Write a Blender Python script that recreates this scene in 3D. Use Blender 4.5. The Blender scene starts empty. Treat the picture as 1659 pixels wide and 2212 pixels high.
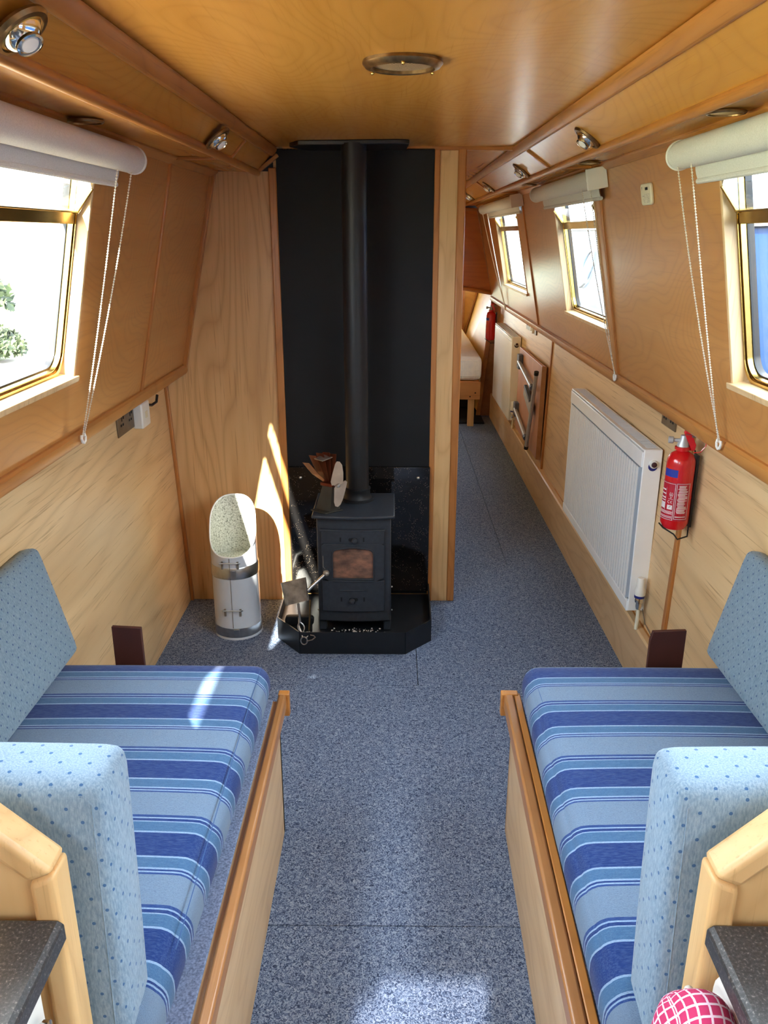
import bpy, bmesh, math, random
from mathutils import Vector, Matrix
random.seed(7)
sc = bpy.context.scene
R = math.radians

# ------------------------------------------------------------------ camera
cam_d = bpy.data.cameras.new('camera')
cam = bpy.data.objects.new('camera', cam_d)
sc.collection.objects.link(cam)
sc.camera = cam
cam.location = (0, 0, 1.62)
cam.rotation_euler = (R(90 - 18.895), 0, R(0.542))
cam_d.sensor_fit = 'HORIZONTAL'
cam_d.sensor_width = 36.0
cam_d.lens = 36.0 * 1750.0 / 1659.0
cam_d.clip_start = 0.02
# ------------------------------------------------------------------ world, sun, exposure
world = bpy.data.worlds.new('hazy_sky'); sc.world = world; world.use_nodes = True
wn = world.node_tree; bg = wn.nodes['Background']
bg.inputs[0].default_value = (0.80, 0.90, 1.0, 1); bg.inputs[1].default_value = 6.4
SUN_DIR = Vector((0.168, 1.0, -0.635)).normalized()
sun_d = bpy.data.lights.new('sun', 'SUN'); sun_d.energy = 26; sun_d.angle = R(0.6); sun_d.color = (1, 0.93, 0.80)
sun = bpy.data.objects.new('sun', sun_d); sc.collection.objects.link(sun)
sun.location = (-1, -6, 6)
sun.rotation_euler = SUN_DIR.to_track_quat('-Z', 'Y').to_euler()
sc.view_settings.view_transform = 'Standard'; sc.view_settings.look = 'None'
sc.view_settings.exposure = 1.62; sc.view_settings.gamma = 1; sc.view_settings.use_curve_mapping = False
sc.cycles.use_denoising = True
sc.cycles.max_bounces = 14; sc.cycles.diffuse_bounces = 8; sc.cycles.transparent_max_bounces = 16
sc.cycles.sample_clamp_indirect = 8
sc.cycles.caustics_reflective = False; sc.cycles.caustics_refractive = False

# ------------------------------------------------------------------ materials
def lin(c):
    c = c / 255.0
    return c / 12.92 if c <= 0.04045 else ((c + 0.055) / 1.055) ** 2.4
def rgb(r, g, b): return (lin(r), lin(g), lin(b), 1)
M = {}
class NT:
    def __init__(s, name):
        s.m = bpy.data.materials.new(name); s.m.use_nodes = True
        s.t = s.m.node_tree; s.b = s.t.nodes['Principled BSDF']; M[name] = s.m
    def n(s, typ, **kw):
        nd = s.t.nodes.new(typ)
        for k, v in kw.items(): setattr(nd, k, v)
        return nd
    def l(s, a, b): s.t.links.new(a, b)
    def coord(s, scale=(1, 1, 1), out='Object', rot=(0, 0, 0), loc=(0, 0, 0)):
        tc = s.n('ShaderNodeTexCoord'); mp = s.n('ShaderNodeMapping')
        mp.inputs['Scale'].default_value = scale; mp.inputs['Rotation'].default_value = rot; mp.inputs['Location'].default_value = loc
        s.l(tc.outputs[out], mp.inputs[0]); return mp.outputs[0]
    def noise(s, vec, scale=5, detail=3, rough=.5, dist=0):
        nd = s.n('ShaderNodeTexNoise'); s.l(vec, nd.inputs['Vector'])
        nd.inputs['Scale'].default_value = scale; nd.inputs['Detail'].default_value = detail
        nd.inputs['Roughness'].default_value = rough; nd.inputs['Distortion'].default_value = dist
        return nd.outputs['Fac']
    def math(s, op, a, b=None, clamp=False):
        nd = s.n('ShaderNodeMath', operation=op, use_clamp=clamp)
        for i, x in enumerate((a, b)):
            if x is None: continue
            if isinstance(x, (int, float)): nd.inputs[i].default_value = x
            else: s.l(x, nd.inputs[i])
        return nd.outputs[0]
    def ramp(s, fac, stops, interp='LINEAR'):
        nd = s.n('ShaderNodeValToRGB'); nd.color_ramp.interpolation = interp
        e = nd.color_ramp.elements
        e[0].position, e[0].color = stops[0]; e[1].position, e[1].color = stops[1]
        for p, c in stops[2:]:
            q = e.new(p); q.color = c
        s.l(fac, nd.inputs[0]); return nd.outputs['Color']
    def mix(s, fac, a, b, mode='MIX'):
        nd = s.n('ShaderNodeMix', data_type='RGBA', blend_type=mode)
        for i, x in ((0, fac), (6, a), (7, b)):
            if isinstance(x, (int, float, tuple)): nd.inputs[i].default_value = x
            else: s.l(x, nd.inputs[i])
        return nd.outputs[2]
    def bump(s, h, strength=.1, dist=.002):
        nd = s.n('ShaderNodeBump'); nd.inputs['Strength'].default_value = strength; nd.inputs['Distance'].default_value = dist
        s.l(h, nd.inputs['Height']); s.l(nd.outputs[0], s.b.inputs['Normal'])
    def set(s, **kw):
        for k, v in kw.items(): s.b.inputs[k.replace('_', ' ')].default_value = v
        return s
    def base(s, c):
        if isinstance(c, tuple): s.b.inputs['Base Color'].default_value = c
        else: s.l(c, s.b.inputs['Base Color'])

def plain(name, col, rough=.5, metal=0, var=.06, vscale=30, spec=.5, coat=0):
    t = NT(name); v = t.noise(t.coord(), vscale, 3)
    c2 = tuple(max(0, x * (1 - 2 * var)) for x in col[:3]) + (1,)
    c3 = tuple(min(1, x * (1 + var)) for x in col[:3]) + (1,)
    t.base(t.ramp(v, [(.3, c2), (.7, c3)]))
    t.set(Roughness=rough, Metallic=metal); t.b.inputs['Specular IOR Level'].default_value = spec
    if coat: t.b.inputs['Coat Weight'].default_value = coat
    return t.m

def wood(name, light, mid, dark, axis='Z', rings=9, freq=1.6, rough=.35, pore=.5, coat=.0, seed=0, ringmix=.3, stretch=.22):
    t = NT(name)
    ai = 'XYZ'.index(axis)
    s1 = [1.0] * 3; s1[ai] = stretch
    v1 = t.coord(tuple(s1), loc=(seed * 3.1, seed * 1.7, seed * 2.3))
    n1 = t.noise(v1, freq, 2, .45, .25)
    w = t.math('FRACT', t.math('MULTIPLY', n1, rings * 2.0))
    tri = t.math('ABSOLUTE', t.math('SUBTRACT', w, .5))
    tri = t.math('MULTIPLY', tri, 2.0)
    tri = t.math('POWER', tri, 3.0)
    s2 = [160.0] * 3; s2[ai] = 3.5
    n2 = t.noise(t.coord(tuple(s2)), 1.0, 3, .6)
    s3 = [14.0] * 3; s3[ai] = .8
    n3 = t.noise(t.coord(tuple(s3)), 1.0, 3, .6)
    big = t.noise(t.coord(), 1.1, 2)
    c = t.ramp(n3, [(.3, mid), (.72, light)])
    c = t.mix(t.math('MULTIPLY', tri, ringmix), c, dark)
    p = t.ramp(n2, [(.30, (1, 1, 1, 1)), (.42, (0, 0, 0, 1))])
    c = t.mix(t.math('MULTIPLY', p, pore), c, dark)
    c = t.mix(t.math('MULTIPLY', big, .25), c, mid)
    t.base(c)
    t.set(Roughness=rough)
    if coat: t.b.inputs['Coat Weight'].default_value = coat; t.b.inputs['Coat Roughness'].default_value = .2
    t.bump(t.math('ADD', n2, t.math('MULTIPLY', tri, .6)), .10, .001)
    return t.m

# honey veneers of the cabin top, paler veneers below
wood('veneer_ceiling', rgb(216, 156, 72), rgb(202, 140, 58), rgb(168, 108, 42), 'Y', 22, 1.8, .26, .25, .2, 1, .22, .45)
wood('veneer_side', rgb(200, 144, 82), rgb(186, 127, 66), rgb(134, 84, 40), 'Y', 30, 1.5, .30, .25, .15, 2, .24, .6)
wood('veneer_lower', rgb(230, 198, 150), rgb(218, 182, 132), rgb(160, 118, 72), 'Y', 12, 1.8, .4, .75, 0, 3, .35, .12)
wood('veneer_ash', rgb(228, 190, 138), rgb(216, 173, 118), rgb(162, 112, 62), 'Z', 20, 1.9, .4, .7, 0, 4, .42, .14)
wood('veneer_board', rgb(200, 150, 120), rgb(190, 138, 108), rgb(160, 108, 78), 'Z', 8, 1.8, .45, .3, 0, 5)
wood('oak_trim', rgb(198, 138, 70), rgb(176, 114, 54), rgb(120, 68, 28), 'Y', 5, 5, .38, .5, .1, 6)
wood('oak_trim_upright', rgb(198, 134, 72), rgb(180, 116, 58), rgb(126, 72, 30), 'Z', 5, 5, .38, .5, .1, 7)
wood('oak_trim_cross', rgb(198, 138, 70), rgb(176, 114, 54), rgb(120, 68, 28), 'X', 5, 5, .38, .5, .1, 8)
wood('pale_oak', rgb(234, 198, 144), rgb(220, 178, 120), rgb(170, 120, 68), 'Z', 5, 5, .4, .4, 0, 9)
wood('pale_oak_long', rgb(220, 188, 146), rgb(206, 172, 128), rgb(164, 116, 66), 'Y', 5, 5, .4, .4, 0, 10)
wood('cap_oak', rgb(184, 134, 86), rgb(162, 110, 64), rgb(146, 90, 42), 'Y', 4, 5, .35, .4, .1, 11)
wood('sill_oak', rgb(226, 196, 150), rgb(214, 180, 132), rgb(150, 110, 66), 'Z', 4, 5, .4, .6, 0, 12)
wood('bulkhead_orange', rgb(196, 118, 48), rgb(180, 102, 38), rgb(150, 78, 26), 'X', 9, 2, .35, .2, .1, 13)
wood('bow_yellow', rgb(224, 184, 108), rgb(212, 168, 92), rgb(180, 130, 62), 'Y', 6, 2, .45, .2, 0, 14)
wood('bed_pine', rgb(206, 150, 96), rgb(192, 134, 80), rgb(150, 96, 50), 'X', 5, 4, .5, .3, 0, 15)
plain('dark_hardboard', rgb(72, 34, 26), .55, 0, .1, 12)
plain('stove_black', rgb(46, 50, 57), .42, 0, .10, 60, .45)
plain('flue_black', rgb(24, 24, 27), .48, 0, .12, 20, .4)
plain('panel_black', rgb(19, 20, 23), .62, 0, .1, 8, .3)
plain('tray_black', rgb(22, 24, 28), .38, 0, .15, 18, .5)
plain('slot_black', rgb(8, 8, 9), .8)
plain('steel', rgb(200, 200, 198), .28, 1, .08, 40)
plain('dull_steel', rgb(158, 148, 136), .5, .55, .25, 30)
plain('hammered_steel', rgb(205, 205, 200), .35, 1, .2, 60)
plain('brass', rgb(204, 170, 92), .22, 1, .06, 30)
plain('old_brass', rgb(150, 122, 84), .35, 1, .15, 60)
plain('chrome', rgb(225, 222, 215), .12, 1, .03, 20)
plain('aluminium', rgb(190, 193, 196), .4, .35, .05, 30)
plain('grey_plastic', rgb(92, 104, 122), .5)
plain('black_plastic', rgb(24, 24, 26), .45)
plain('white_enamel', rgb(248, 250, 250), .3, 0, .02, 10)
plain('groove_shade_grey', rgb(178, 186, 196), .5, 0, .03, 10)  # shade between radiator ribs, put into the colour
plain('thread', rgb(60, 92, 140), .9)
plain('white_plastic', rgb(236, 236, 230), .4, 0, .03, 10)
plain('cream_plastic', rgb(226, 220, 196), .45, 0, .03, 10)
plain('grey_paint', rgb(206, 212, 220), .35, 0, .03, 10, .5, .2)
plain('red_paint', rgb(205, 22, 30), .25, 0, .03, 10, .5, .5)
plain('blue_print', rgb(34, 56, 160), .4)
plain('white_print', rgb(236, 226, 226), .5)
plain('red_print', rgb(176, 20, 46), .45)
plain('copper_fin', rgb(112, 50, 28), .38, .55, .2, 30)
plain('fan_blade', rgb(176, 158, 142), .4, .3, .1, 20)
plain('fan_body', rgb(62, 58, 50), .5, .3, .12, 20)
plain('brown_plastic', rgb(70, 40, 44), .35)
plain('blue_plastic', rgb(30, 40, 120), .4)
plain('dark_grey_plate', rgb(120, 104, 84), .4, .5, .1, 20)
plain('seat_board_fabric', rgb(128, 142, 172), .95, 0, .25, 260, .1)
plain('black_mat', rgb(38, 40, 46), .95, 0, .2, 200, .1)
plain('pewter', rgb(160, 150, 140), .4, .8, .2, 30)
plain('ash_grey', rgb(214, 206, 198), .9, 0, .3, 80)
plain('cream_bead', rgb(226, 220, 206), .4, 0, .02, 10)
plain('gingham_dummy', rgb(200, 60, 110), .9)
plain('boat_blue', rgb(14, 52, 96), .7, 0, .06, 3, .1)
plain('boat_dark_blue', rgb(12, 40, 84), .7, 0, .06, 3, .1)
plain('boat_white', rgb(230, 234, 238), .4, 0, .02, 3)
plain('boat_pale_blue', rgb(62, 84, 104), .4, 0, .05, 3)
plain('bank_path', rgb(196, 190, 178), .9, 0, .1, 4)
plain('hull_steel', rgb(60, 62, 66), .6, 0, .1, 5)
plain('plastic_cable', rgb(180, 178, 170), .5)

t = NT('roller_fabric'); v = t.noise(t.coord((1, 1, 1)), 400, 1)
t.base(t.ramp(v, [(.3, rgb(206, 204, 200)), (.7, rgb(222, 220, 216))])); t.set(Roughness=.9)
t.b.inputs['Transmission Weight'].default_value = 0
t = NT('worktop'); v = t.noise(t.coord(), 260, 2, .7)
t.base(t.ramp(v, [(.40, rgb(44, 44, 46)), (.60, rgb(66, 65, 66)), (.72, rgb(128, 124, 120))])); t.set(Roughness=.35)
t = NT('granite'); v = t.noise(t.coord(), 190, 2, .6); v2 = t.noise(t.coord(), 70, 2, .6)
vv = t.n('ShaderNodeTexVoronoi'); t.l(t.coord(), vv.inputs['Vector']); vv.inputs['Scale'].default_value = 210
fl = t.math('MULTIPLY', t.math('LESS_THAN', vv.outputs['Distance'], .16), t.math('GREATER_THAN', t.noise(t.coord(), 30, 2), .52))
c = t.mix(v, rgb(14, 13, 14), rgb(30, 27, 26)); c = t.mix(fl, c, rgb(190, 170, 150)); t.base(c); t.set(Roughness=.08)
# carpet: loop pile flecked blue grey
t = NT('carpet'); co = t.coord()
a = t.noise(co, 150, 2, .5, 1.8); b2 = t.noise(co, 3, 2)
c = t.ramp(a, [(.34, rgb(48, 60, 84)), (.46, rgb(86, 102, 132)), (.54, rgb(128, 144, 170)), (.68, rgb(164, 176, 196))])
c = t.mix(t.math('MULTIPLY', b2, .12), c, rgb(90, 92, 110)); t.base(c); t.set(Roughness=.95); t.b.inputs['Specular IOR Level'].default_value = .1
t.bump(a, .5, .004)
# striped seat fabric (stripes across the bench)
def striped(name, off):
    t = NT(name)
    tc = t.n('ShaderNodeTexCoord'); sp = t.n('ShaderNodeSeparateXYZ'); t.l(tc.outputs['UV'], sp.inputs[0])
    P = .221
    f = t.math('FRACT', t.math('DIVIDE', t.math('SUBTRACT', off, sp.outputs['Y']), P))
    navy, mid, tealc, pale, line = rgb(24, 52, 112), rgb(34, 64, 124), rgb(66, 104, 142), rgb(112, 134, 158), rgb(138, 166, 198)
    seg = [(.26, navy), (.022, line), (.105, tealc), (.018, line), (.02, navy), (.014, line), (.02, mid), (.30, pale),
           (.03, mid), (.014, line), (.03, navy), (.012, line), (.11, tealc), (.022, line)]
    tot = sum(s_[0] for s_ in seg); p = 0; st = []
    for wdt, c in seg: st.append((p / tot, c)); p += wdt
    c = t.ramp(f, st, 'CONSTANT')
    wv = t.noise(t.coord((60, 420, 420)), 1, 2, .6)
    c = t.mix(t.math('MULTIPLY', t.math('SUBTRACT', wv, .4), .5, True), c, rgb(130, 158, 190))
    wv2 = t.noise(t.coord((300, 1400, 1400)), 1, 2, .6)
    c = t.mix(t.math('MULTIPLY', t.math('SUBTRACT', wv2, .45), 1.6, True), c, rgb(24, 44, 92))
    t.base(c); t.set(Roughness=.95); t.b.inputs['Specular IOR Level'].default_value = .12
    t.b.inputs['Sheen Weight'].default_value = .15
    t.bump(wv2, .3, .002)
striped('stripe_left', 1.697); striped('stripe_right', 1.899)
# pale blue fabric with small woven dots
def dotted(name, su, sv, r, basec, basec2, dotc):
    t = NT(name); tc = t.n('ShaderNodeTexCoord'); sp = t.n('ShaderNodeSeparateXYZ'); t.l(tc.outputs['UV'], sp.inputs[0])
    U = t.math('DIVIDE', sp.outputs['X'], su); V = t.math('DIVIDE', sp.outputs['Y'], sv)
    def lat(o):
        a = t.math('SUBTRACT', t.math('FRACT', t.math('ADD', U, o)), .5); b = t.math('SUBTRACT', t.math('FRACT', t.math('ADD', V, o)), .5)
        a = t.math('MULTIPLY', a, su); b = t.math('MULTIPLY', b, sv)
        d = t.math('SQRT', t.math('ADD', t.math('MULTIPLY', a, a), t.math('MULTIPLY', b, b)))
        return t.math('LESS_THAN', d, r)
    dm = t.math('MAXIMUM', lat(.25), lat(.75))
    wv = t.noise(t.coord((420, 420, 90)), 1, 2, .6); w2 = t.noise(t.coord(), 700, 1, .6)
    c = t.ramp(wv, [(.32, basec2), (.66, basec)])
    c = t.mix(t.math('MULTIPLY', t.math('SUBTRACT', w2, .5), .9, True), c, rgb(90, 112, 134))
    c = t.mix(t.math('MULTIPLY', dm, .85), c, dotc); t.base(c); t.set(Roughness=.95); t.b.inputs['Specular IOR Level'].default_value = .12
    t.b.inputs['Sheen Weight'].default_value = .2
    t.bump(wv, .3, .002)
dotted('dot_far', .034, .034, .0024, rgb(132, 152, 164), rgb(102, 124, 140), rgb(36, 66, 112))
dotted('dot_near', .040, .040, .0026, rgb(148, 170, 188), rgb(116, 142, 164), rgb(44, 90, 140))
# gingham oven mitt
t = NT('gingham'); tc = t.n('ShaderNodeTexCoord'); sp = t.n('ShaderNodeSeparateXYZ'); t.l(tc.outputs['UV'], sp.inputs[0])
def grid(o): return t.math('GREATER_THAN', t.math('ABSOLUTE', t.math('SUBTRACT', t.math('FRACT', t.math('DIVIDE', o, .0145)), .5)), .40)
g = t.math('MAXIMUM', grid(sp.outputs['X']), grid(sp.outputs['Y']))
t.base(t.mix(g, rgb(198, 52, 104), rgb(240, 214, 232))); t.set(Roughness=.95)
# mattress ticking
t = NT('mattress_white'); t.base(t.ramp(t.noise(t.coord((30, 200, 30)), 1, 2), [(.3, rgb(240, 242, 246)), (.7, rgb(250, 250, 250))])); t.set(Roughness=.8)
# stove glass, sooty
t = NT('sooty_glass'); n = t.noise(t.coord((1, 1, 1.8)), 12, 4, .6)
t.base(t.ramp(n, [(.3, rgb(60, 46, 40)), (.5, rgb(108, 80, 66)), (.72, rgb(156, 108, 84))])); t.set(Roughness=.25)
# galvanised inside of the coal hod, sooty specks
t = NT('hod_inside'); n = t.noise(t.coord(), 160, 3, .7)
t.base(t.ramp(n, [(.33, rgb(60, 58, 50)), (.46, rgb(176, 178, 168)), (.7, rgb(212, 214, 206))])); t.set(Roughness=.5)
# window glass: clear pane with a surface reflection
t = NT('window_glass'); tr = t.n('ShaderNodeBsdfTransparent'); tr.inputs[0].default_value = (.96, .98, .98, 1)
gl = t.n('ShaderNodeBsdfGlossy'); gl.inputs['Roughness'].default_value = .02
fr = t.n('ShaderNodeLayerWeight'); fr.inputs[0].default_value = .5; mx = t.n('ShaderNodeMixShader')
t.l(t.math('ADD', t.math('MULTIPLY', t.math('POWER', fr.outputs['Facing'], 5.0), .75), .03), mx.inputs[0]); t.l(tr.outputs[0], mx.inputs[1]); t.l(gl.outputs[0], mx.inputs[2])
t.l(mx.outputs[0], t.t.nodes['Material Output'].inputs[0])
t = NT('sun_dimming_glass'); tr = t.n('ShaderNodeBsdfTransparent'); tr.inputs[0].default_value = (.33, .34, .37, 1)  # tint added to the unseen rear pane to weaken the floor sun patch
t.l(tr.outputs[0], t.t.nodes['Material Output'].inputs[0])
# frosted hopper cheek
t = NT('hopper_cheek'); t.base(rgb(244, 244, 236)); t.set(Roughness=.4)
# sooty black paint with mild sheen for mesh of the vent
t = NT('vent_mesh'); ck = t.n('ShaderNodeTexChecker'); t.l(t.coord((1, 1, 1)), ck.inputs['Vector']); ck.inputs['Scale'].default_value = 260
t.base(t.mix(ck.outputs['Fac'], rgb(84, 58, 36), rgb(200, 170, 128))); t.set(Roughness=.5, Metallic=.1)
# ground, grass, water
t = NT('grass'); n = t.noise(t.coord(), 18, 4, .6); t.base(t.ramp(n, [(.35, rgb(140, 150, 110)), (.65, rgb(206, 206, 176))])); t.set(Roughness=.9)
t = NT('canal_water'); t.base(rgb(70, 78, 66)); t.set(Roughness=.08); t.bump(t.noise(t.coord(), 7, 3), .3, .05)
t = NT('leaf'); n = t.noise(t.coord(), 6, 3); t.base(t.ramp(n, [(.35, rgb(30, 38, 24)), (.65, rgb(62, 74, 44))])); t.set(Roughness=.7)

# ------------------------------------------------------------------ geometry helpers
class MB:
    """collects shapes in one bmesh, then links them as one mesh object"""
    def __init__(s): s.bm = bmesh.new(); s.uv = None
    def verts_faces(s, vs, fs):
        v = [s.bm.verts.new(p) for p in vs]
        for f in fs:
            try: s.bm.faces.new([v[i] for i in f])
            except ValueError: pass
        return v
    def box(s, x0, x1, y0, y1, z0, z1, fn=None):
        c = [(x, y, z) for x in (x0, x1) for y in (y0, y1) for z in (z0, z1)]
        if fn: c = [fn(*p) for p in c]
        s.verts_faces(c, [(0, 1, 3, 2), (4, 6, 7, 5), (0, 4, 5, 1), (2, 3, 7, 6), (0, 2, 6, 4), (1, 5, 7, 3)]); return s
    def bar(s, p0, p1, w, h, up=(0, 0, 1)):
        p0 = Vector(p0); p1 = Vector(p1); d = (p1 - p0).normalized(); u = Vector(up)
        sd = d.cross(u).normalized(); u = sd.cross(d).normalized()
        c = [p + sd * a * w / 2 + u * b * h / 2 for p in (p0, p1) for a in (-1, 1) for b in (-1, 1)]
        s.verts_faces(c, [(0, 1, 3, 2), (4, 6, 7, 5), (0, 4, 5, 1), (2, 3, 7, 6), (0, 2, 6, 4), (1, 5, 7, 3)]); return s
    def prism(s, pts, fn0, fn1):
        """closed polygon pts, mapped by fn0 and fn1 to the two end loops"""
        n = len(pts); vs = [fn0(p) for p in pts] + [fn1(p) for p in pts]
        fs = [tuple(range(n)), tuple(range(2 * n - 1, n - 1, -1))] + [(i, i + n, (i + 1) % n + n, (i + 1) % n) for i in range(n)]
        s.verts_faces(vs, fs); return s
    def loft(s, loops, cap=True):
        n = len(loops[0]); vs = [p for L in loops for p in L]; fs = []
        for k in range(len(loops) - 1):
            for i in range(n): fs.append((k * n + i, k * n + (i + 1) % n, (k + 1) * n + (i + 1) % n, (k + 1) * n + i))
        if cap: fs += [tuple(range(n - 1, -1, -1)), tuple(range((len(loops) - 1) * n, len(loops) * n))]
        s.verts_faces(vs, fs); return s
    def tube(s, path, r, seg=10, rr=None, closed=False):
        P = [Vector(p) for p in path]; loops = []; prev = None; m = len(P)
        for i, p in enumerate(P):
            if closed: d = (P[(i + 1) % m] - P[i - 1]).normalized()
            else: d = (P[min(i + 1, m - 1)] - P[max(i - 1, 0)]).normalized()
            if prev is None:
                a = Vector((0, 0, 1)) if abs(d.z) < .9 else Vector((1, 0, 0)); u = d.cross(a).normalized()
            else: u = (prev - d * prev.dot(d)).normalized()
            prev = u; w = d.cross(u); q = rr[i] if rr else r
            loops.append([p + (u * math.cos(2 * math.pi * k / seg) + w * math.sin(2 * math.pi * k / seg)) * q for k in range(seg)])
        if closed: loops.append(loops[0]); s.loft(loops, False)
        else: s.loft(loops)
        return s
    def lathe(s, prof, o=(0, 0, 0), axis=(0, 0, 1), seg=32, cap=True, sweep=None):
        ax = Vector(axis).normalized(); a = Vector((1, 0, 0)) if abs(ax.x) < .9 else Vector((0, 1, 0))
        u = ax.cross(a).normalized(); w = ax.cross(u); o = Vector(o)
        loops = [[o + ax * h + (u * math.cos(2 * math.pi * k / seg) + w * math.sin(2 * math.pi * k / seg)) * max(r, 1e-5) for k in range(seg)] for r, h in prof]
        s.loft(loops, cap); return s
    def sphere(s, c, r, seg=12, rings=8, sc3=(1, 1, 1)):
        c = Vector(c); loops = []
        for j in range(rings + 1):
            th = math.pi * j / rings; q = max(math.sin(th), 1e-3)
            loops.append([c + Vector((r * sc3[0] * q * math.cos(2 * math.pi * k / seg), r * sc3[1] * q * math.sin(2 * math.pi * k / seg), -r * sc3[2] * math.cos(th))) for k in range(seg)])
        s.loft(loops); return s
    def bead(s, c, r):
        x, y, z = c
        s.verts_faces([(x, y, z + r), (x, y, z - r)] + [(x + r * math.cos(k * 1.0472), y + r * math.sin(k * 1.0472), z) for k in range(6)],
                      [(0, 2 + k, 2 + (k + 1) % 6) for k in range(6)] + [(1, 2 + (k + 1) % 6, 2 + k) for k in range(6)])
    def build(s, name, mat, parent=None, bevel=0, smooth=True, seg=2, angle=35, kind=None, label=None):
        bmesh.ops.recalc_face_normals(s.bm, faces=s.bm.faces)
        me = bpy.data.meshes.new(name)
        o = bpy.data.objects.new(name, me); sc.collection.objects.link(o)
        if parent is not None:
            pw = wloc(parent); bmesh.ops.translate(s.bm, verts=s.bm.verts, vec=-pw); o.parent = parent
        s.bm.to_mesh(me); s.bm.free()
        me.materials.append(M[mat])
        if smooth:
            me.polygons.foreach_set('use_smooth', [True] * len(me.polygons)); me.set_sharp_from_angle(angle=R(angle))
        if bevel:
            b = o.modifiers.new('edge', 'BEVEL'); b.width = bevel; b.segments = seg; b.limit_method = 'ANGLE'; b.angle_limit = R(40)
            b.harden_normals = False
        if kind: o['kind'] = kind
        if label: o['label'] = label
        return o
def wloc(o):
    v = Vector((0, 0, 0))
    while o is not None: v = v + Vector(o.location); o = o.parent
    return v
def tag(o, label, cat, group=None, kind=None):
    o['label'] = label; o['category'] = cat
    if group: o['group'] = group
    if kind: o['kind'] = kind
    return o
def thing(name, label, cat, loc=(0, 0, 0), group=None, kind=None):
    o = bpy.data.objects.new(name, None); sc.collection.objects.link(o); o.location = loc; o.empty_display_size = .1
    return tag(o, label, cat, group, kind)
def arc(cx, cy, r, a0, a1, n):
    return [(cx + r * math.cos(R(a0 + (a1 - a0) * k / n)), cy + r * math.sin(R(a0 + (a1 - a0) * k / n))) for k in range(n + 1)]
def rrect(x0, x1, y0, y1, r, n=5):
    return arc(x1 - r, y1 - r, r, 0, 90, n) + arc(x0 + r, y1 - r, r, 90, 180, n) + arc(x0 + r, y0 + r, r, 180, 270, n) + arc(x1 - r, y0 + r, r, 270, 360, n)
def bez(p0, p1, p2, p3, n):
    p0, p1, p2, p3 = map(Vector, (p0, p1, p2, p3)); out = []
    for k in range(n + 1):
        a = k / n; b = 1 - a; out.append(p0 * b ** 3 + p1 * 3 * b * b * a + p2 * 3 * b * a * a + p3 * a ** 3)
    return out

def cushion(name, mat, size, r, n=(10, 20, 5), crown=(0, 0, .01), fn=None, parent=None, uvoff=(0, 0)):
    """soft rounded box with box-projected UVs in metres; fn maps local to world"""
    sx, sy, sz = size; vs = {}; bm = bmesh.new(); uvl = bm.loops.layers.uv.new('uv')
    def E(t_): return .4 * t_ + .6 * (.5 - .5 * math.cos(math.pi * t_))
    def P(i, j, k):
        key = (i, j, k)
        if key in vs: return vs[key]
        p = Vector((-sx / 2 + sx * E(i / n[0]), -sy / 2 + sy * (E(j / n[1]) if n[1] < 100 else j / n[1]), -sz / 2 + sz * E(k / n[2])))
        raw = p.copy()
        q = Vector([max(-h / 2 + r, min(h / 2 - r, c)) for c, h in zip(p, size)])
        d = p - q
        if d.length > 1e-9: p = q + d.normalized() * r
        fx, fy, fz = (1 - (2 * raw.x / sx) ** 2), (1 - (2 * raw.y / sy) ** 2), (1 - (2 * raw.z / sz) ** 2)
        p.x += crown[0] * (2 * raw.x / sx) * fy * fz; p.y += crown[1] * (2 * raw.y / sy) * fx * fz; p.z += crown[2] * max(0, 2 * raw.z / sz) * math.sqrt(max(fx, 0)) * math.sqrt(max(fy, 0))
        v = bm.verts.new(fn(p)); vs[key] = (v, raw); return vs[key]
    def quad(ks, axis):
        pr = [P(*k) for k in ks]
        f = bm.faces.new([a[0] for a in pr]); f.smooth = True
        for lp, (_, w) in zip(f.loops, pr):
            if axis == 2: uv = (w.x + uvoff[0], w.y + uvoff[1])
            elif axis == 0: uv = (w.z + uvoff[0] + .3, w.y + uvoff[1])
            else: uv = (w.x + uvoff[0], w.z + w.y + uvoff[1])
            lp[uvl].uv = uv
    for i in range(n[0]):
        for j in range(n[1]):
            for k in (0, n[2]): quad([(i, j, k), (i + 1, j, k), (i + 1, j + 1, k), (i, j + 1, k)], 2)
    for j in range(n[1]):
        for k in range(n[2]):
            for i in (0, n[0]): quad([(i, j, k), (i, j + 1, k), (i, j + 1, k + 1), (i, j, k + 1)], 0)
    for i in range(n[0]):
        for k in range(n[2]):
            for j in (0, n[1]): quad([(i, j, k), (i + 1, j, k), (i + 1, j, k + 1), (i, j, k + 1)], 1)
    bmesh.ops.recalc_face_normals(bm, faces=bm.faces)
    me = bpy.data.meshes.new(name); o = bpy.data.objects.new(name, me); sc.collection.objects.link(o)
    if parent is not None:
        bmesh.ops.translate(bm, verts=bm.verts, vec=-wloc(parent)); o.parent = parent
    bm.to_mesh(me); bm.free(); me.materials.append(M[mat]); return o

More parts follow.
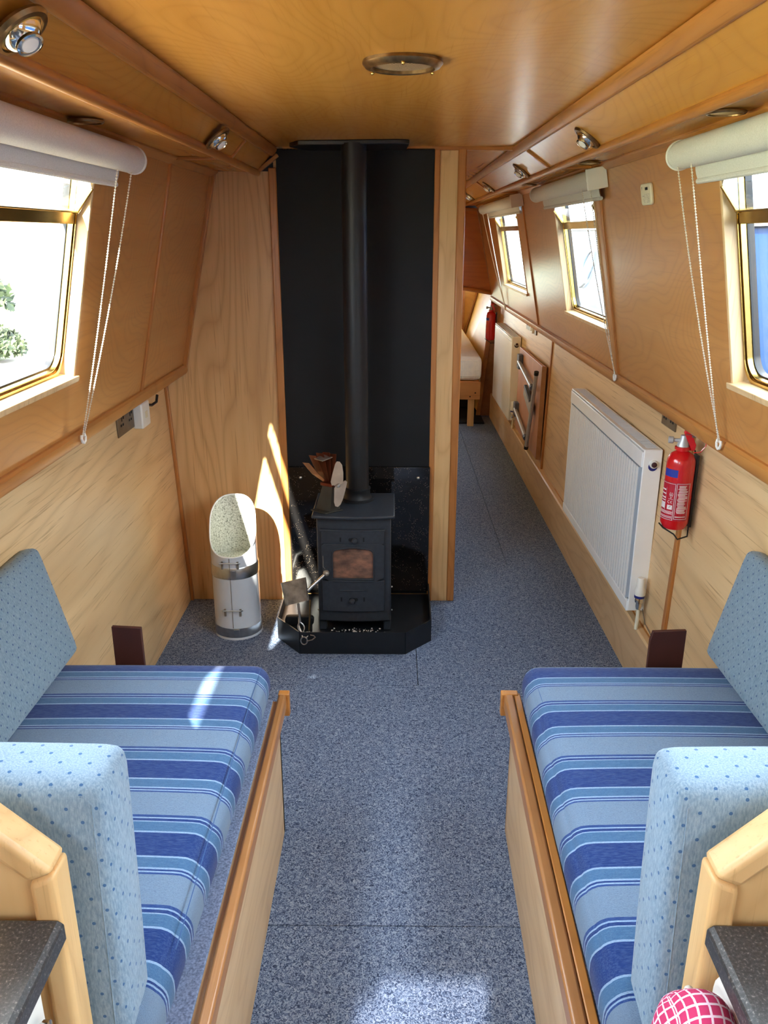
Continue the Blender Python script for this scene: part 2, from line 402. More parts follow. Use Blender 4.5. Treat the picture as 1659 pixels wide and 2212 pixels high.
# ------------------------------------------------------------------ frames of the two cabin sides
YB, YF, YP = -1.55, 7.55, 3.462        # rear bulkhead, forward bulkhead, stove partition
class Side:
    def __init__(s, sg, base, top):
        s.sg = sg; b = Vector((base[0], 0, base[1])); t = Vector((top[0], 0, top[1])); s.b = b
        s.t = (t - b).normalized(); s.len = (t - b).length
        s.out = Vector((s.t.z * sg, 0, -s.t.x * sg)) 
        if s.out.x * sg < 0: s.out = -s.out
    def __call__(s, y, v, w):            # y along the boat, v up the slope, w outward
        p = s.b + s.t * v + s.out * w; return Vector((p.x, y, p.z))
    def v(s, z): return (z - s.b.z) / s.t.z
LS = Side(-1, (-.887, 1.086), (-.712, 1.862)); RS = Side(1, (.900, 1.086), (.748, 1.862))
PX = {-1: (-.937, -.977), 1: (.945, .968)}     # lower wall x at floor and at gunwale

# ------------------------------------------------------------------ floor
floor = MB().box(-1.15, 1.15, YB, 9.8, -.05, -.008).build('floor', 'hull_steel', smooth=False)
tag(floor, 'blue grey flecked carpet tile floor running the length of the cabin', 'floor', None, 'structure')
ys = [YB, -.95, 0.35, 1.567, 2.70, 3.9, 5.1, 6.3, 7.2, 8.5, 9.7]
for i in range(len(ys) - 1):
    xs = [-.96, .104, 1.0] if (1.5 < ys[i] < 3.5) else [-1.0, -.45, .45, 1.05] if ys[i] > 7 else [-.96, .6, 1.0]
    if 1.5 < ys[i] < 2.6: xs = [-.96, 1.0]
    for j in range(len(xs) - 1):
        b = MB().box(xs[j] + .0011, xs[j + 1] - .0011, ys[i] + .0011, ys[i + 1] - .0011, -.008, 0)
        b.build('carpet_tile', 'carpet', floor, .001, False)

# ------------------------------------------------------------------ side walls
WIN = {-1: [(-.90, .13), (.72, 2.15)], 1: [(-.90, .13), (.62, 2.06), (3.31, 4.12), (5.34, 6.45)]}
VB, VT = .272, .905          # sill and head of the openings, as fractions (set below)
def wall(sg):
    S = LS if sg < 0 else RS
    x0, x1 = PX[sg]
    y1 = YP if sg < 0 else YF
    w = MB().prism([(x0, 0), (x1, 1.06), (x1 + sg * .03, 1.06), (x0 + sg * .03, 0)], lambda p: (p[0], YB, p[1]), lambda p: (p[0], YF if sg > 0 else YP, p[1]))
    root = w.build('wall_left' if sg < 0 else 'wall_right', 'veneer_lower', smooth=False)
    tag(root, 'pale veneer lower cabin side with honey veneer panels sloping in above, left of the stove' if sg < 0 else
        'pale veneer lower cabin side with sloping honey veneer above, running past the radiators', 'wall', None, 'structure')
    # gunwale shelf joining lower wall and sloping side
    MB().prism([(x1 + sg * .02, 1.042), (S.b.x - sg * .002, 1.062), (S.b.x - sg * .002, 1.086), (x1 + sg * .02, 1.086)], lambda p: (p[0], YB, p[1]), lambda p: (p[0], y1, p[1])).build('gunwale_board', 'oak_trim', root, 0, False)
    # sloping veneer panels, cut round the windows
    vb, vt = S.v(1.262), S.v(1.83)
    cuts = [YB, .40, 2.83, YP] if sg < 0 else [YB, .40, 3.215, 5.06, YF]
    for a, b in zip(cuts[:-1], cuts[1:]):
        m = MB(); cur = a
        wins = [w_ for w_ in WIN[sg] if w_[0] >= a - .01 and w_[1] <= b + .01]
        for (p, q) in sorted(wins):
            m.box(cur, p, 0, S.len + .02, 0, .012, fn=S); m.box(p, q, 0, vb, 0, .012, fn=S); m.box(p, q, vt, S.len + .02, 0, .012, fn=S); cur = q
        m.box(cur, b, 0, S.len + .02, 0, .012, fn=S)
        bmesh.ops.remove_doubles(m.bm, verts=m.bm.verts, dist=.0002)
        m.build('sloping_panel', 'veneer_side', root, 0, False)
    # trims
    def half(path, r, name, mat):
        MB().tube(path, r, 10).build(name, mat, root)
    # gunwale moulding: board with rounded nose
    m = MB(); prof = [(.012, -.028), (-.010, -.026), (-.016, -.016), (-.016, .006), (-.010, .014), (.0, .016), (.012, .016)]
    m.prism([(S.b.x + sg * p[0] - 0, S.b.z + p[1]) for p in prof], lambda p: (p[0], YB, p[1]), lambda p: (p[0], y1, p[1])).build('gunwale_moulding', 'oak_trim', root)
    bat = [2.83] if sg < 0 else [3.215, 5.06]
    for yb in bat:
        wdt = .011 if sg < 0 or yb > 4 else .016
        MB().box(yb - wdt, yb + wdt, .012, S.len - .02, -.008, .004, fn=S).build('panel_batten', 'oak_trim_upright', root, .004)
    # lower wall battens
    for yb in ([] if sg < 0 else [2.535, 4.93]):
        MB().prism([(x0 - sg * .008, .2), (x1 - sg * .008, 1.05), (x1 + sg * .004, 1.05), (x0 + sg * .004, .2)], lambda p: (p[0], yb - .014, p[1]), lambda p: (p[0], yb + .014, p[1])).build('wall_batten', 'oak_trim_upright', root, .003)
    return root
wl = wall(-1); wr = wall(1)
# corner battens against the stove partition
m = MB().box(YP - .03, YP, 0, LS.len, -.016, .004, fn=LS); m.build('corner_batten', 'oak_trim_upright', wl, .004)
MB().prism([(-.937, 0), (-.977, 1.045), (-.962, 1.045), (-.922, 0)], lambda p: (p[0], YP - .018, p[1]), lambda p: (p[0], YP, p[1])).build('corner_batten', 'oak_trim_upright', wl, .003)
# pipe boxing along the right side
m = MB().prism([(.918, 0), (.918, .218), (.924, .225), (.965, .225), (.965, 0)], lambda p: (p[0], 1.95, p[1]), lambda p: (p[0], 7.5, p[1]))
bx = m.build('pipe_boxing', 'pale_oak_long', wr, 0, False)
MB().box(.944, .950, 1.96, 2.9, .2245, .2275).build('service_slot', 'oak_trim', wr, 0, False)
MB().box(.944, .950, 3.9, 4.5, .2245, .2275).build('service_slot', 'oak_trim', wr, 0, False)

# ------------------------------------------------------------------ ceiling
ceil = MB().box(-.50, .56, YB, YF, 1.945, 1.975).build('ceiling', 'veneer_ceiling', smooth=False)
tag(ceil, 'glossy honey veneer ceiling with sloping edges carrying brass spotlights', 'ceiling', None, 'structure')
for sg, S, xc, xl, xw in ((-1, LS, -.457, -.536, -.715), (1, RS, .474, .600, .752)):
    y1 = YP if sg < 0 else YF
    A = (xc, 1.938); B = (xl, 1.853)
    MB().prism([A, B, (B[0] + sg * .02, B[1] + .02), (A[0] + sg * .02, A[1] + .03)], lambda p: (p[0], YB, p[1]), lambda p: (p[0], y1, p[1])).build('cove_panel', 'veneer_ceiling', ceil, 0, False)
    MB().prism([B, (xw + sg * .01, 1.860), (xw + sg * .01, 1.880), (B[0], 1.875)], lambda p: (p[0], YB, p[1]), lambda p: (p[0], y1, p[1])).build('edge_panel', 'veneer_ceiling', ceil, 0, False)
    # upper trim: flat board with bullnose following the cove
    d = Vector((B[0] - A[0], B[1] - A[1])).normalized(); nrm = Vector((-d.y, d.x)) 
    if nrm.y > 0: nrm = -nrm
    def strip(o, w_, th, name, r=.004):
        a = Vector(o); pts = [a - d * .006 + nrm * th * .3, a + d * .004 + nrm * th, a + d * (w_ - .006) + nrm * th, a + d * w_ + nrm * th * .4, a + d * w_ - nrm * .004, a - d * .006 - nrm * .004]
        MB().prism([(p.x, p.y) for p in pts], lambda p: (p[0], YB, p[1]), lambda p: (p[0], y1, p[1])).build(name, 'oak_trim', ceil, r)
    strip(A, .034, .009, 'cove_trim')
    # lower nosing
    MB().tube([(B[0] - sg * .002, YB, B[1] - .002), (B[0] - sg * .002, y1, B[1] - .002)], .0125, 12).build('cove_nosing', 'oak_trim', ceil)
    # trim where the side meets the edge panel
    MB().prism([(xw, 1.861), (xw - sg * .026, 1.860), (xw - sg * .026, 1.853), (xw - sg * .004, 1.836), (xw + sg * .006, 1.836)], lambda p: (p[0], YB, p[1]), lambda p: (p[0], y1, p[1])).build('cornice_trim', 'oak_trim', ceil, .002)
    for yb in ([2.88] if sg < 0 else [3.29, 5.2, 6.9]):
        a = Vector(A) + d * .034 ; b = Vector(B)
        MB().bar((a.x + nrm.x * .003, yb, a.y + nrm.y * .003), (b.x + nrm.x * .003, yb, b.y + nrm.y * .003), .016, .008).build('cross_batten', 'oak_trim_cross', ceil, .002)
    for yb in ([2.83] if sg < 0 else [3.215, 5.06]):
        MB().box(min(xl, xw), max(xl, xw), yb - .008, yb + .008, 1.848, 1.858).build('cross_batten', 'oak_trim_cross', ceil, .002)
A = (-.42, 1.93); 
MB().bar((-.448, YP - .012, 1.915), (-.54, YP - .012, 1.848), .02, .014).build('cross_batten', 'oak_trim_cross', ceil, .002)
MB().box(-.43, .49, YP - .012, YP + .012, 1.932, 1.947).build('cross_batten', 'oak_trim_cross', ceil, .003)
MB().box(-.43, .49, 5.53, 5.55, 1.935, 1.947).build('cross_batten', 'oak_trim_cross', ceil, .003)

rs = MB()
rs.box(-.76, .80, YB, 9.7, 1.985, 2.0)
for q in (-1, 1): rs.prism([(.02 + q * .735, 1.858), (.02 + q * .735, 1.99), (.02 + q * .765, 1.99), (.02 + q * .765, 1.858)], lambda p: (p[0], YB, p[1]), lambda p: (p[0], 9.7, p[1]))
rs.box(-.76, .80, YB, YB + .01, 1.948, 1.99); rs.box(-.84, .88, YF + .03, YF + .05, 1.2, 1.99)
rs.box(-.84, -.43, YP + .005, YP + .02, 1.84, 1.99)
rs.build('steel_roof', 'hull_steel', ceil, 0, False)
# ------------------------------------------------------------------ stove partition (structure)
part = MB().prism([(-.937, 0), (-.977, 1.05), (-.90, 1.08), (-.715, 1.857), (-.46, 1.857), (-.46, 0)], lambda p: (p[0], YP, p[1]), lambda p: (p[0], YP + .02, p[1])).build('wall_partition', 'veneer_ash', smooth=False)
tag(part, 'ash veneer partition wall behind the black stove', 'wall', None, 'structure')
MB().box(-.47, -.40, YP, YP + .02, 1.80, 1.945).build('infill', 'veneer_ash', part, 0, False)
MB().box(-.46, .19, YP + .004, YP + .02, 0, 1.945).build('backing_board', 'veneer_ash', part, 0, False)
MB().box(-.489, -.458, YP - .016, YP, 0, 1.87).build('upright_trim', 'oak_trim_upright', part, .004)
MB().box(.166, .188, YP - .014, YP + .004, 0, 1.935).build('upright_trim', 'oak_trim_upright', part, .003)
MB().box(.188, .258, YP - .006, YP + .02, 0, 1.94).build('partition_panel', 'pale_oak', part, 0, False)
MB().box(.258, .292, YP - .014, YP + .03, 0, 1.94).build('upright_trim', 'oak_trim_upright', part, .006)
MB().box(.255, .275, YP + .02, 6.9, 0, 1.945).build('corridor_panel', 'veneer_lower', part, 0, False)
MB().box(-.95, .275, 6.88, 6.9, 0, 1.95).build('corridor_panel', 'veneer_lower', part, 0, False)
MB().prism([(-.937, 0), (-.977, 1.05), (-.89, 1.09), (-.72, 1.86), (-.5, 1.95), (-.47, 1.95), (-.9, 1.2), (-.9, 0)], lambda p: (p[0], 6.88, p[1]), lambda p: (p[0], 7.6, p[1])).build('side_lining', 'veneer_lower', part, 0, False)

# ------------------------------------------------------------------ rear bulkhead with glazed doors
rw = MB()
for b in ((-1.0, -.56, 0, 2.0), (-.27, 1.0, 0, 2.0), (-.56, -.27, 1.90, 2.0), (-.56, -.27, 0, .95)): rw.box(b[0], b[1], YB - .03, YB, b[2], b[3])
rw = rw.build('wall_rear', 'veneer_lower', smooth=False); tag(rw, 'veneered bulkhead behind the galley with glazed doors', 'wall', None, 'structure')
dr = MB()
for b in ((-.575, -.560, .94, 1.90), (-.27, -.255, .94, 1.90), (-.575, -.255, .93, .95)): dr.box(b[0], b[1], YB - .02, YB + .01, b[2], b[3])
dr = dr.build('door_1', 'oak_trim_upright', smooth=False); tag(dr, 'oak framed glazed door leaf in the rear bulkhead', 'door', None, 'structure')
MB().box(-.56, -.27, YB - .008, YB - .004, .95, 1.90).build('pane', 'sun_dimming_glass', dr, 0, False)

# ------------------------------------------------------------------ forward bulkhead and bow compartment
fb = MB()
arcpts = [(.19 + .73 * k / 10, 1.215 - .085 * (k / 10) ** 1.6) for k in range(11)]
fb.prism([(.0, 1.215)] + arcpts + [(.915, 1.12), (.765, 1.84), (.6, 1.845), (.49, 1.94), (-.43, 1.94), (-.9, 1.3), (-.9, 1.215)], lambda p: (p[0], YF, p[1]), lambda p: (p[0], YF + .02, p[1]))
fb = fb.build('wall_forward', 'bulkhead_orange', smooth=False); tag(fb, 'orange stained bulkhead with a curved lower edge above the bed', 'wall', None, 'structure')
MB().tube([(x, YF - .006, z - .012) for x, z in [(.0, 1.215)] + arcpts], .018, 8).build('curved_rail', 'oak_trim_cross', fb)
MB().bar((.64, YF - .008, 1.825), (.77, YF - .008, 1.825), .012, .02).build('head_rail', 'oak_trim_cross', fb)
MB().bar((.775, YF - .012, 1.82), (.902, YF - .012, 1.17), .012, .012, (0, 1, 0)).build('edge_bead', 'cap_oak', fb)
MB().bar((.745, YF - .012, 1.82), (.888, YF - .012, 1.17), .012, .012, (0, 1, 0)).build('edge_bead', 'cap_oak', fb)
MB().bar((.925, YF, 1.135), (.82, YF, .0), .03, .06, (0, 1, 0)).build('slanted_post', 'cap_oak', fb, .003)
MB().bar((.905, YF - .018, 1.125), (.80, YF - .018, .0), .012, .02, (0, 1, 0)).build('edge_bead', 'oak_trim_upright', fb, .002)
MB().prism([(.93, 1.12), (.84, 0), (.99, 0), (.99, 1.12)], lambda p: (p[0], YF + .01, p[1]), lambda p: (p[0], YF + .03, p[1])).build('post_panel', 'cap_oak', fb, 0, False)
# bow compartment lining
m = MB()
for b in ((-.6, -.5, 0, 1.3), (.45, 1.1, 0, 1.3), (-.5, .45, 0, .62), (-.5, .45, 1.22, 1.3)): m.box(b[0], b[1], 9.6, 9.62, b[2], b[3])
m.build('bow_panel', 'bow_yellow', fb, 0, False)
MB().box(-.5, .45, 9.606, 9.61, .62, 1.22).build('bow_pane', 'window_glass', fb, 0, False)  # glazed opening added out of view to brighten the bow compartment
ld = bpy.data.lights.new('sky_portal', 'AREA'); ld.shape = 'RECTANGLE'; ld.size = .95; ld.size_y = .6; ld.cycles.is_portal = True
lo = bpy.data.objects.new('sky_portal', ld); sc.collection.objects.link(lo); lo.location = (-.025, 9.64, .92); lo.rotation_euler = (R(-90), 0, 0)
MB().loft([[(.92, YF + .02, 1.14), (.83, YF + .02, 0), (.85, YF + .02, 0), (.94, YF + .02, 1.14)], [(1.03, 9.6, 1.14), (.72, 9.6, 0), (.74, 9.6, 0), (1.05, 9.6, 1.14)]]).build('bow_lining', 'bow_yellow', fb, 0, False)
MB().box(-.62, -.6, YF, 9.62, 0, 1.3).build('bow_lining', 'bow_yellow', fb, 0, False)
MB().box(-.62, 1.1, YF + .02, 9.62, 1.26, 1.28).build('bow_lining', 'bow_yellow', fb, 0, False)
MB().tube([(.985, 9.585, 1.14), (.965, 9.585, .95), (.92, 9.585, .78), (.86, 9.585, .6), (.78, 9.585, .3)], .012, 8).build('curved_bead', 'cap_oak', fb)
MB().box(.80, .835, 9.57, 9.6, .5, 1.2).build('upright_bead', 'cap_oak', fb, 0, False)

# ------------------------------------------------------------------ windows
def window(num, sg, y0, y1, label, far_wall_sill=True, full=True):
    S = LS if sg < 0 else RS
    vb, vt, vtr = S.v(1.262), S.v(1.83), S.v(1.655)
    root = tag(bpy.data.objects.new('window_%d' % num, None), label, 'window', None, 'structure'); sc.collection.objects.link(root)
    root.location = S(y0, vb, 0)
    D = .040
    # wooden reveal, sill board
    for nm, b in (('reveal_board', (y0, y0 + .012, vb, vt)), ('reveal_board', (y1 - .012, y1, vb, vt)), ('reveal_board', (y0, y1, vt - .012, vt))):
        MB().box(b[0], b[1], b[2], b[3], -.004, D + .02, fn=S).build(nm, 'sill_oak', root, .0015, False)
    MB().box(y0 - .012, y1 + .012, vb - .012, vb + .004, -.012, D + .02, fn=S).build('sill_board', 'sill_oak', root, .002, False)
    # brass frame with rounded lower corners
    a0, a1, b0, b1 = y0 + .012, y1 - .012, vb + .006, vt - .012
    fw = .014
    def ring(outer, inner, w0, w1, name, mat):
        n = len(outer); L = []
        for (pts, w_) in ((outer, w0), (inner, w0), (inner, w1), (outer, w1)): L.append([S(p[0], p[1], w_) for p in pts])
        m = MB(); vs = [p for l_ in L for p in l_]; fs = []
        for k in range(4):
            for i in range(n): fs.append((k * n + i, k * n + (i + 1) % n, ((k + 1) % 4) * n + (i + 1) % n, ((k + 1) % 4) * n + i))
        m.verts_faces(vs, fs); return m.build(name, mat, root)
    def rr(i, r):
        return arc(a1 - i - .002, b1 - i - .002, .002, 0, 90, 1) + arc(a0 + i + .002, b1 - i - .002, .002, 90, 180, 1) + arc(a0 + i + r, b0 + i + r, r, 180, 270, 7) + arc(a1 - i - r, b0 + i + r, r, 270, 360, 7)
    ring(rr(-.004, .055), rr(.006, .05), D - .014, D + .02, 'window_frame', 'brass')
    ring(rr(.006, .055), rr(.011, .05), D - .006, D + .02, 'window_frame', 'old_brass')
    ring(rr(.011, .055), rr(fw, .045), D - .010, D + .02, 'window_frame', 'brass')
    ring(rr(fw, .045), rr(fw + .004, .042), D + .004, D + .02, 'window_seal', 'black_plastic')
    # transom
    MB().box(a0 + .01, a1 - .01, vtr - .017, vtr + .012, D - .012, D + .016, fn=S).build('transom', 'brass', root, .002)
    MB().box(a0 + .01, a1 - .01, vtr + .012, vtr + .016, D - .022, D + .016, fn=S).build('transom', 'brass', root, .001)
    # lower pane
    pl = [p for p in rr(fw, .045)]
    MB().prism([(p[0], min(p[1], vtr - .01)) for p in pl], lambda p: S(p[0], p[1], D + .006), lambda p: S(p[0], p[1], D + .010)).build('pane', 'window_glass', root, 0, False)
    # hopper pane hinged on the transom and tilted into the cabin
    tp = (-.004, vtr + .075); bt = (D - .012, vtr + .016)
    dv = Vector((tp[0] - bt[0], tp[1] - bt[1])); nn = Vector((dv.y, -dv.x)).normalized() * .004
    MB().prism([(bt[0], bt[1]), (tp[0], tp[1]), (tp[0] + nn.x, tp[1] + nn.y), (bt[0] + nn.x, bt[1] + nn.y)], lambda p: S(a0 + .014, p[1], p[0]), lambda p: S(a1 - .014, p[1], p[0])).build('hopper_pane', 'window_glass', root, 0, False)
    for e, sgn in ((a0 + .008, 1), (a1 - .008, -1)):
        MB().prism([(bt[0], bt[1]), (tp[0] - .002, tp[1]), (tp[0] + .012, tp[1] + .035), (D + .01, tp[1] + .035), (D + .01, bt[1])], lambda p: S(e, p[1], p[0]), lambda p: S(e + sgn * .003, p[1], p[0])).build('hopper_cheek', 'hopper_cheek', root, 0, False)
        MB().bar(S(e + sgn * .004, bt[1] - .008, bt[0] - .002), S(e + sgn * .004, tp[1], tp[0] - .004), .009, .006, S.out).build('hopper_stay', 'brass', root, .001)
    # fixed upper pane outside
    MB().box(a0 + .014, a1 - .014, vtr + .016, b1 - .01, D + .012, D + .015, fn=S).build('pane', 'window_glass', root, 0, False)
    # light portal of the opening (improves sampling of the sky only)
    ld = bpy.data.lights.new('sky_portal', 'AREA'); ld.shape = 'RECTANGLE'; ld.size = y1 - y0; ld.size_y = vt - vb
    ld.cycles.is_portal = True
    lo = bpy.data.objects.new('sky_portal', ld); sc.collection.objects.link(lo)
    c = S((y0 + y1) / 2, (vb + vt) / 2, D + .06); X = Vector((0, 1, 0)); Z = S.out; Yv = Z.cross(X)
    mt = Matrix((X, Yv, Z)).transposed().to_4x4(); mt.translation = c; lo.matrix_world = mt
    return root
window(1, -1, .72, 2.15, 'brass framed window over the left seat, blown bright by the sun')
window(2, 1, .62, 2.06, 'brass framed window over the right seat showing a blue boat')
window(3, 1, 3.31, 4.12, 'brass framed window above the ribbed radiator')
window(4, 1, 5.34, 6.45, 'farthest brass framed window, above the flat radiator')
window(5, -1, -.90, .13, 'galley window on the port side behind the viewer')
window(6, 1, -.90, .13, 'galley window on the starboard side behind the viewer')
ld = bpy.data.lights.new('sky_portal', 'AREA'); ld.shape = 'RECTANGLE'; ld.size = .29; ld.size_y = .94; ld.cycles.is_portal = True
lo = bpy.data.objects.new('sky_portal', ld); sc.collection.objects.link(lo); lo.location = (-.415, YB - .04, 1.42); lo.rotation_euler = (R(90), 0, 0)

# ------------------------------------------------------------------ roller blinds
def blind(sg, y0, y1, label, cap_near, ch_tops, ch_bot, beads=True, hem=1.748):
    S = LS if sg < 0 else RS
    root = thing('roller_blind', label, 'blind', S(y0, S.v(1.815), -.045), 'roller blinds over the windows')
    c0 = S(y0, S.v(1.815), -.040); c1 = S(y1, S.v(1.815), -.040)
    MB().tube([c0, c0 + Vector((0, .004, 0)), c1 - Vector((0, .004, 0)), c1], .034, 28, [.031, .034, .034, .031]).build('roll', 'roller_fabric', root)
    for y_, s_ in ((y0, -1), (y1, 1)):
        c = S(y_ + s_ * .003, S.v(1.815), -.040)
        MB().tube([c, c + Vector((0, s_ * .008, 0))], .036, 28).build('end_cap', 'white_plastic', root, .002)
    if cap_near:
        MB().box(y0 - .012, y0 + .03 if 0 else y0 - .002, S.v(1.815) - .036, S.v(1.815) + .036, -.075, -.002, fn=S).build('end_bracket', 'white_plastic', root, .003, False)
    # hanging fabric and hem bar
    m = MB(); L = []
    for k in range(9):
        a = k / 8; z = 1.815 - a * (1.815 - hem); L.append((S.v(z), -.010 - .012 * math.sin(a * 2.6)))
    pts = [(v_, w_) for v_, w_ in L] + [(v_, w_ - .0015) for v_, w_ in reversed(L)]
    m.prism(pts, lambda p: S(y0 + .045, p[0], p[1]), lambda p: S(y1 - .045, p[0], p[1])).build('fabric', 'roller_fabric', root, 0)
    h0 = S(y0 + .045, S.v(hem), -.018); h1 = S(y1 - .045, S.v(hem), -.018)
    MB().tube([h0, h1], .007, 10).build('hem_bar', 'roller_fabric', root)
    # operating loop
    m = MB(); A, B = [Vector(p) for p in ch_tops]; C = Vector(ch_bot); r_ = .004
    path = []
    for top, off in ((A, -1), (B, 1)):
        mid1 = top.lerp(C, .35) + Vector((0, (top.y - C.y) * .18, -.03 + 0)); mid2 = top.lerp(C, .75) + Vector((sg * -.0, (top.y - C.y) * .05, -.02))
        seg = bez(top, mid1, mid2, C + Vector((0, off * .006, 0)), 60)
        path.append(seg)
    if beads:
        for seg in path:
            m.tube(seg, .0011, 4)
            # evenly spaced beads
            d = 0; last = seg[0]
            for a, b in zip(seg[:-1], seg[1:]):
                ln = (b - a).length
                while d <= ln:
                    m.bead(a.lerp(b, d / ln), .0030); d += .0068
                d -= ln
        m.build('bead_chain', 'cream_bead', root, kind='stuff')
    else:
        for seg in path: m.tube(seg, .0035, 6)
        m.build('operating_cord', 'cream_bead', root)
    # cleat at the bottom of the loop
    pts = []
    q = [C + Vector((0, a, b)) for a, b in ((-.012, .004), (-.015, -.006), (-.010, -.016), (0, -.020), (.010, -.016), (.014, -.006), (.010, .002), (.004, -.003))]
    m = MB().tube(q, .0042, 8); m.bar(C + Vector((0, .006, -.018)), C + Vector((sg * .018, .020, -.018)), .008, .006); m.build('chain_cleat', 'white_plastic', root)
    return root
blind(-1, .50, 2.31, 'white roller blind with bead chain over the sunlit window', False, [(-.674, 2.155, 1.785), (-.671, 2.262, 1.79)], (-.862, 2.205, 1.088))
blind(1, .50, 2.20, 'white roller blind with long bead chain over the window showing the blue boat', False, [(.699, 2.165, 1.79), (.700, 2.07, 1.785)], (.874, 2.115, 1.098))
blind(1, 3.09, 4.32, 'white roller blind with square end bracket above the ribbed radiator', True, [(.700, 3.235, 1.79), (.700, 3.10, 1.788)], (.876, 3.19, 1.098))
blind(1, 5.03, 6.83, 'white roller blind with plain cords, farthest down the corridor', True, [(.702, 6.70, 1.775), (.703, 6.38, 1.765)], (.880, 6.50, 1.095), False)

# ------------------------------------------------------------------ spotlights and vents
def spot(p, sg, label):
    n = Vector((-sg * .60, 0, -.80)) ; n.normalize()
    root = thing('spotlight', label, 'spotlight', p, 'brass spotlights in the ceiling edge')
    p = Vector(p)
    MB().lathe([(.044, 0), (.045, .004), (.041, .009), (.034, .010), (.033, .004)], p, n, 32).build('bezel', 'old_brass', root)
    MB().lathe([(.033, .0), (.033, .008), (.027, .010), (.025, .006)], p, n, 28).build('collar', 'brass', root)
    m = MB(); k = p + n * .004
    loops = []
    t_ = n.orthogonal().normalized(); b_ = n.cross(t_)
    for j in range(7):
        th = R(90 * j / 6.0 * .86); loops.append([k + n * .022 * math.sin(th) + (t_ * math.cos(2 * math.pi * q / 24) + b_ * math.sin(2 * math.pi * q / 24)) * .030 * math.cos(th) for q in range(24)])
    m.loft(loops); m.build('eyeball', 'chrome', root)
    tip = k + n * .019 + Vector((0, -.004, 0))
    MB().lathe([(.019, 0), (.019, .004), (.016, .005), (.015, .002)], tip, (n + Vector((0, -.25, 0))).normalized(), 24).build('lamp_rim', 'chrome', root)
    MB().lathe([(.015, .0), (.012, .004), (0, .005)], tip, (n + Vector((0, -.25, 0))).normalized(), 20).build('lens', 'white_enamel', root)
    return root
spot((-.497, 2.496, 1.879), -1, 'brass spotlight in the sloping ceiling edge nearest the stove flue')
spot((-.497, 1.219, 1.879), -1, 'brass spotlight in the ceiling edge above the near part of the sunlit window blind')
for p, l in (((.556, 2.531, 1.884), 'brass spotlight in the right ceiling edge nearest the viewer'), ((.556, 3.778, 1.884), 'brass spotlight in the right ceiling edge just past the stove partition'),
             ((.556, 5.02, 1.884), 'brass spotlight third along the right ceiling edge'), ((.556, 6.22, 1.884), 'farthest brass spotlight on the right ceiling edge')): spot(p, 1, l)
def flat_vent(x, y, r, label):
    root = thing('ceiling_disc', label, 'vent', (x, y, 1.855), 'flat brass discs beside the blinds')
    MB().lathe([(r, 0), (r, .002), (r * .94, .005), (r * .85, .005), (r * .83, .002)], (x, y, 1.853), (0, 0, -1), 32).build('rim', 'old_brass', root)
    MB().lathe([(r * .83, 0), (r * .8, .004), (r * .3, .006), (0, .006)], (x, y, 1.854), (0, 0, -1), 28).build('disc', 'brass', root)
flat_vent(-.663, 1.92, .040, 'flat brass disc above the sunlit window blind')
flat_vent(.668, 1.80, .040, 'flat brass disc above the blind showing the blue boat')
flat_vent(.668, 3.0, .040, 'flat brass disc just before the bracketed blind')
flat_vent(.668, 4.28, .040, 'flat brass disc past the second right blind')
root = thing('ceiling_vent', 'round brass ceiling ventilator with wire mesh in front of the flue', 'vent', (.02, 1.80, 1.945))
MB().lathe([(.0785, 0), (.080, .006), (.074, .013), (.064, .016), (.0605, .014), (.0605, .004)], (.02, 1.80, 1.945), (0, 0, -1), 48).build('rim', 'old_brass', root)
MB().lathe([(.061, .0), (.061, .008), (.03, .011), (0, .012)], (.02, 1.80, 1.945), (0, 0, -1), 40).build('mesh_disc', 'vent_mesh', root)
for a in (0, 120, 240): MB().sphere((.02 + .07 * math.cos(R(a + 30)), 1.80 + .07 * math.sin(R(a + 30)), 1.929), .004, 8, 5).build('screw', 'brass', root)

# ------------------------------------------------------------------ heat panel, granite, hearth
hp = MB().box(-.457, .166, YP - .012, YP + .003, .04, 1.938).build('heat_shield', 'panel_black', smooth=False); tag(hp, 'matt black heat shield panel behind the flue', 'panel')
gp = thing('granite_panel', 'polished black speckled granite slab upright behind the stove', 'panel', (-.14, YP - .02, .06))
MB().box(-.452, .170, YP - .032, YP - .0125, .06, .653).build('slab', 'granite', gp, .0015)
for x in (-.401, .118): MB().lathe([(.007, 0), (.007, .002), (.004, .005), (0, .006)], (x, YP - .032, .605), (0, -1, 0), 14).build('screw', 'steel', gp)
# ceiling plate
pl = MB().prism([(-.385, 3.30), (-.345, 3.22), (.02, 3.18), (.062, 3.20), (.052, 3.44), (-.33, 3.44)], lambda p: (p[0], p[1], 1.929), lambda p: (p[0], p[1], 1.945)).build('flue_ceiling_plate', 'tray_black', None, .003)
tag(pl, 'black metal plate on the ceiling around the flue', 'plate')
# hearth tray
T = [(-.476, YP - .034), (-.476, 3.077), (-.371, 2.943), (.058, 2.943), (.167, 3.06), (.172, YP - .034)]
ht = thing('hearth_tray', 'black steel hearth tray with chamfered front corners under the stove', 'hearth', (-.15, 3.2, 0))
MB().prism(T, lambda p: (p[0], p[1], 0), lambda p: (p[0], p[1], .045)).build('base', 'tray_black', ht, 0, False)
m = MB()
for a, b in zip(T[:-1], T[1:]):
    m.bar((a[0], a[1], .049), (b[0], b[1], .049), .005, .098)
m.build('rim', 'tray_black', ht, 0, False)
m = MB()
for k in range(90):
    a = random.gauss(-.15, .05); b = random.gauss(3.045, .022)
    if -.26 < a < -.02 and 2.96 < b < 3.08:
        r_ = random.choice((.0015, .002, .003, .004)); m.sphere((a, b, .0455 + r_ * .6), r_, 6, 4, (1, 1, .7))
m.sphere((-.150, 3.03, .052), .009, 7, 5, (1.2, .8, .9)); m.sphere((-.135, 3.025, .050), .006, 7, 5)
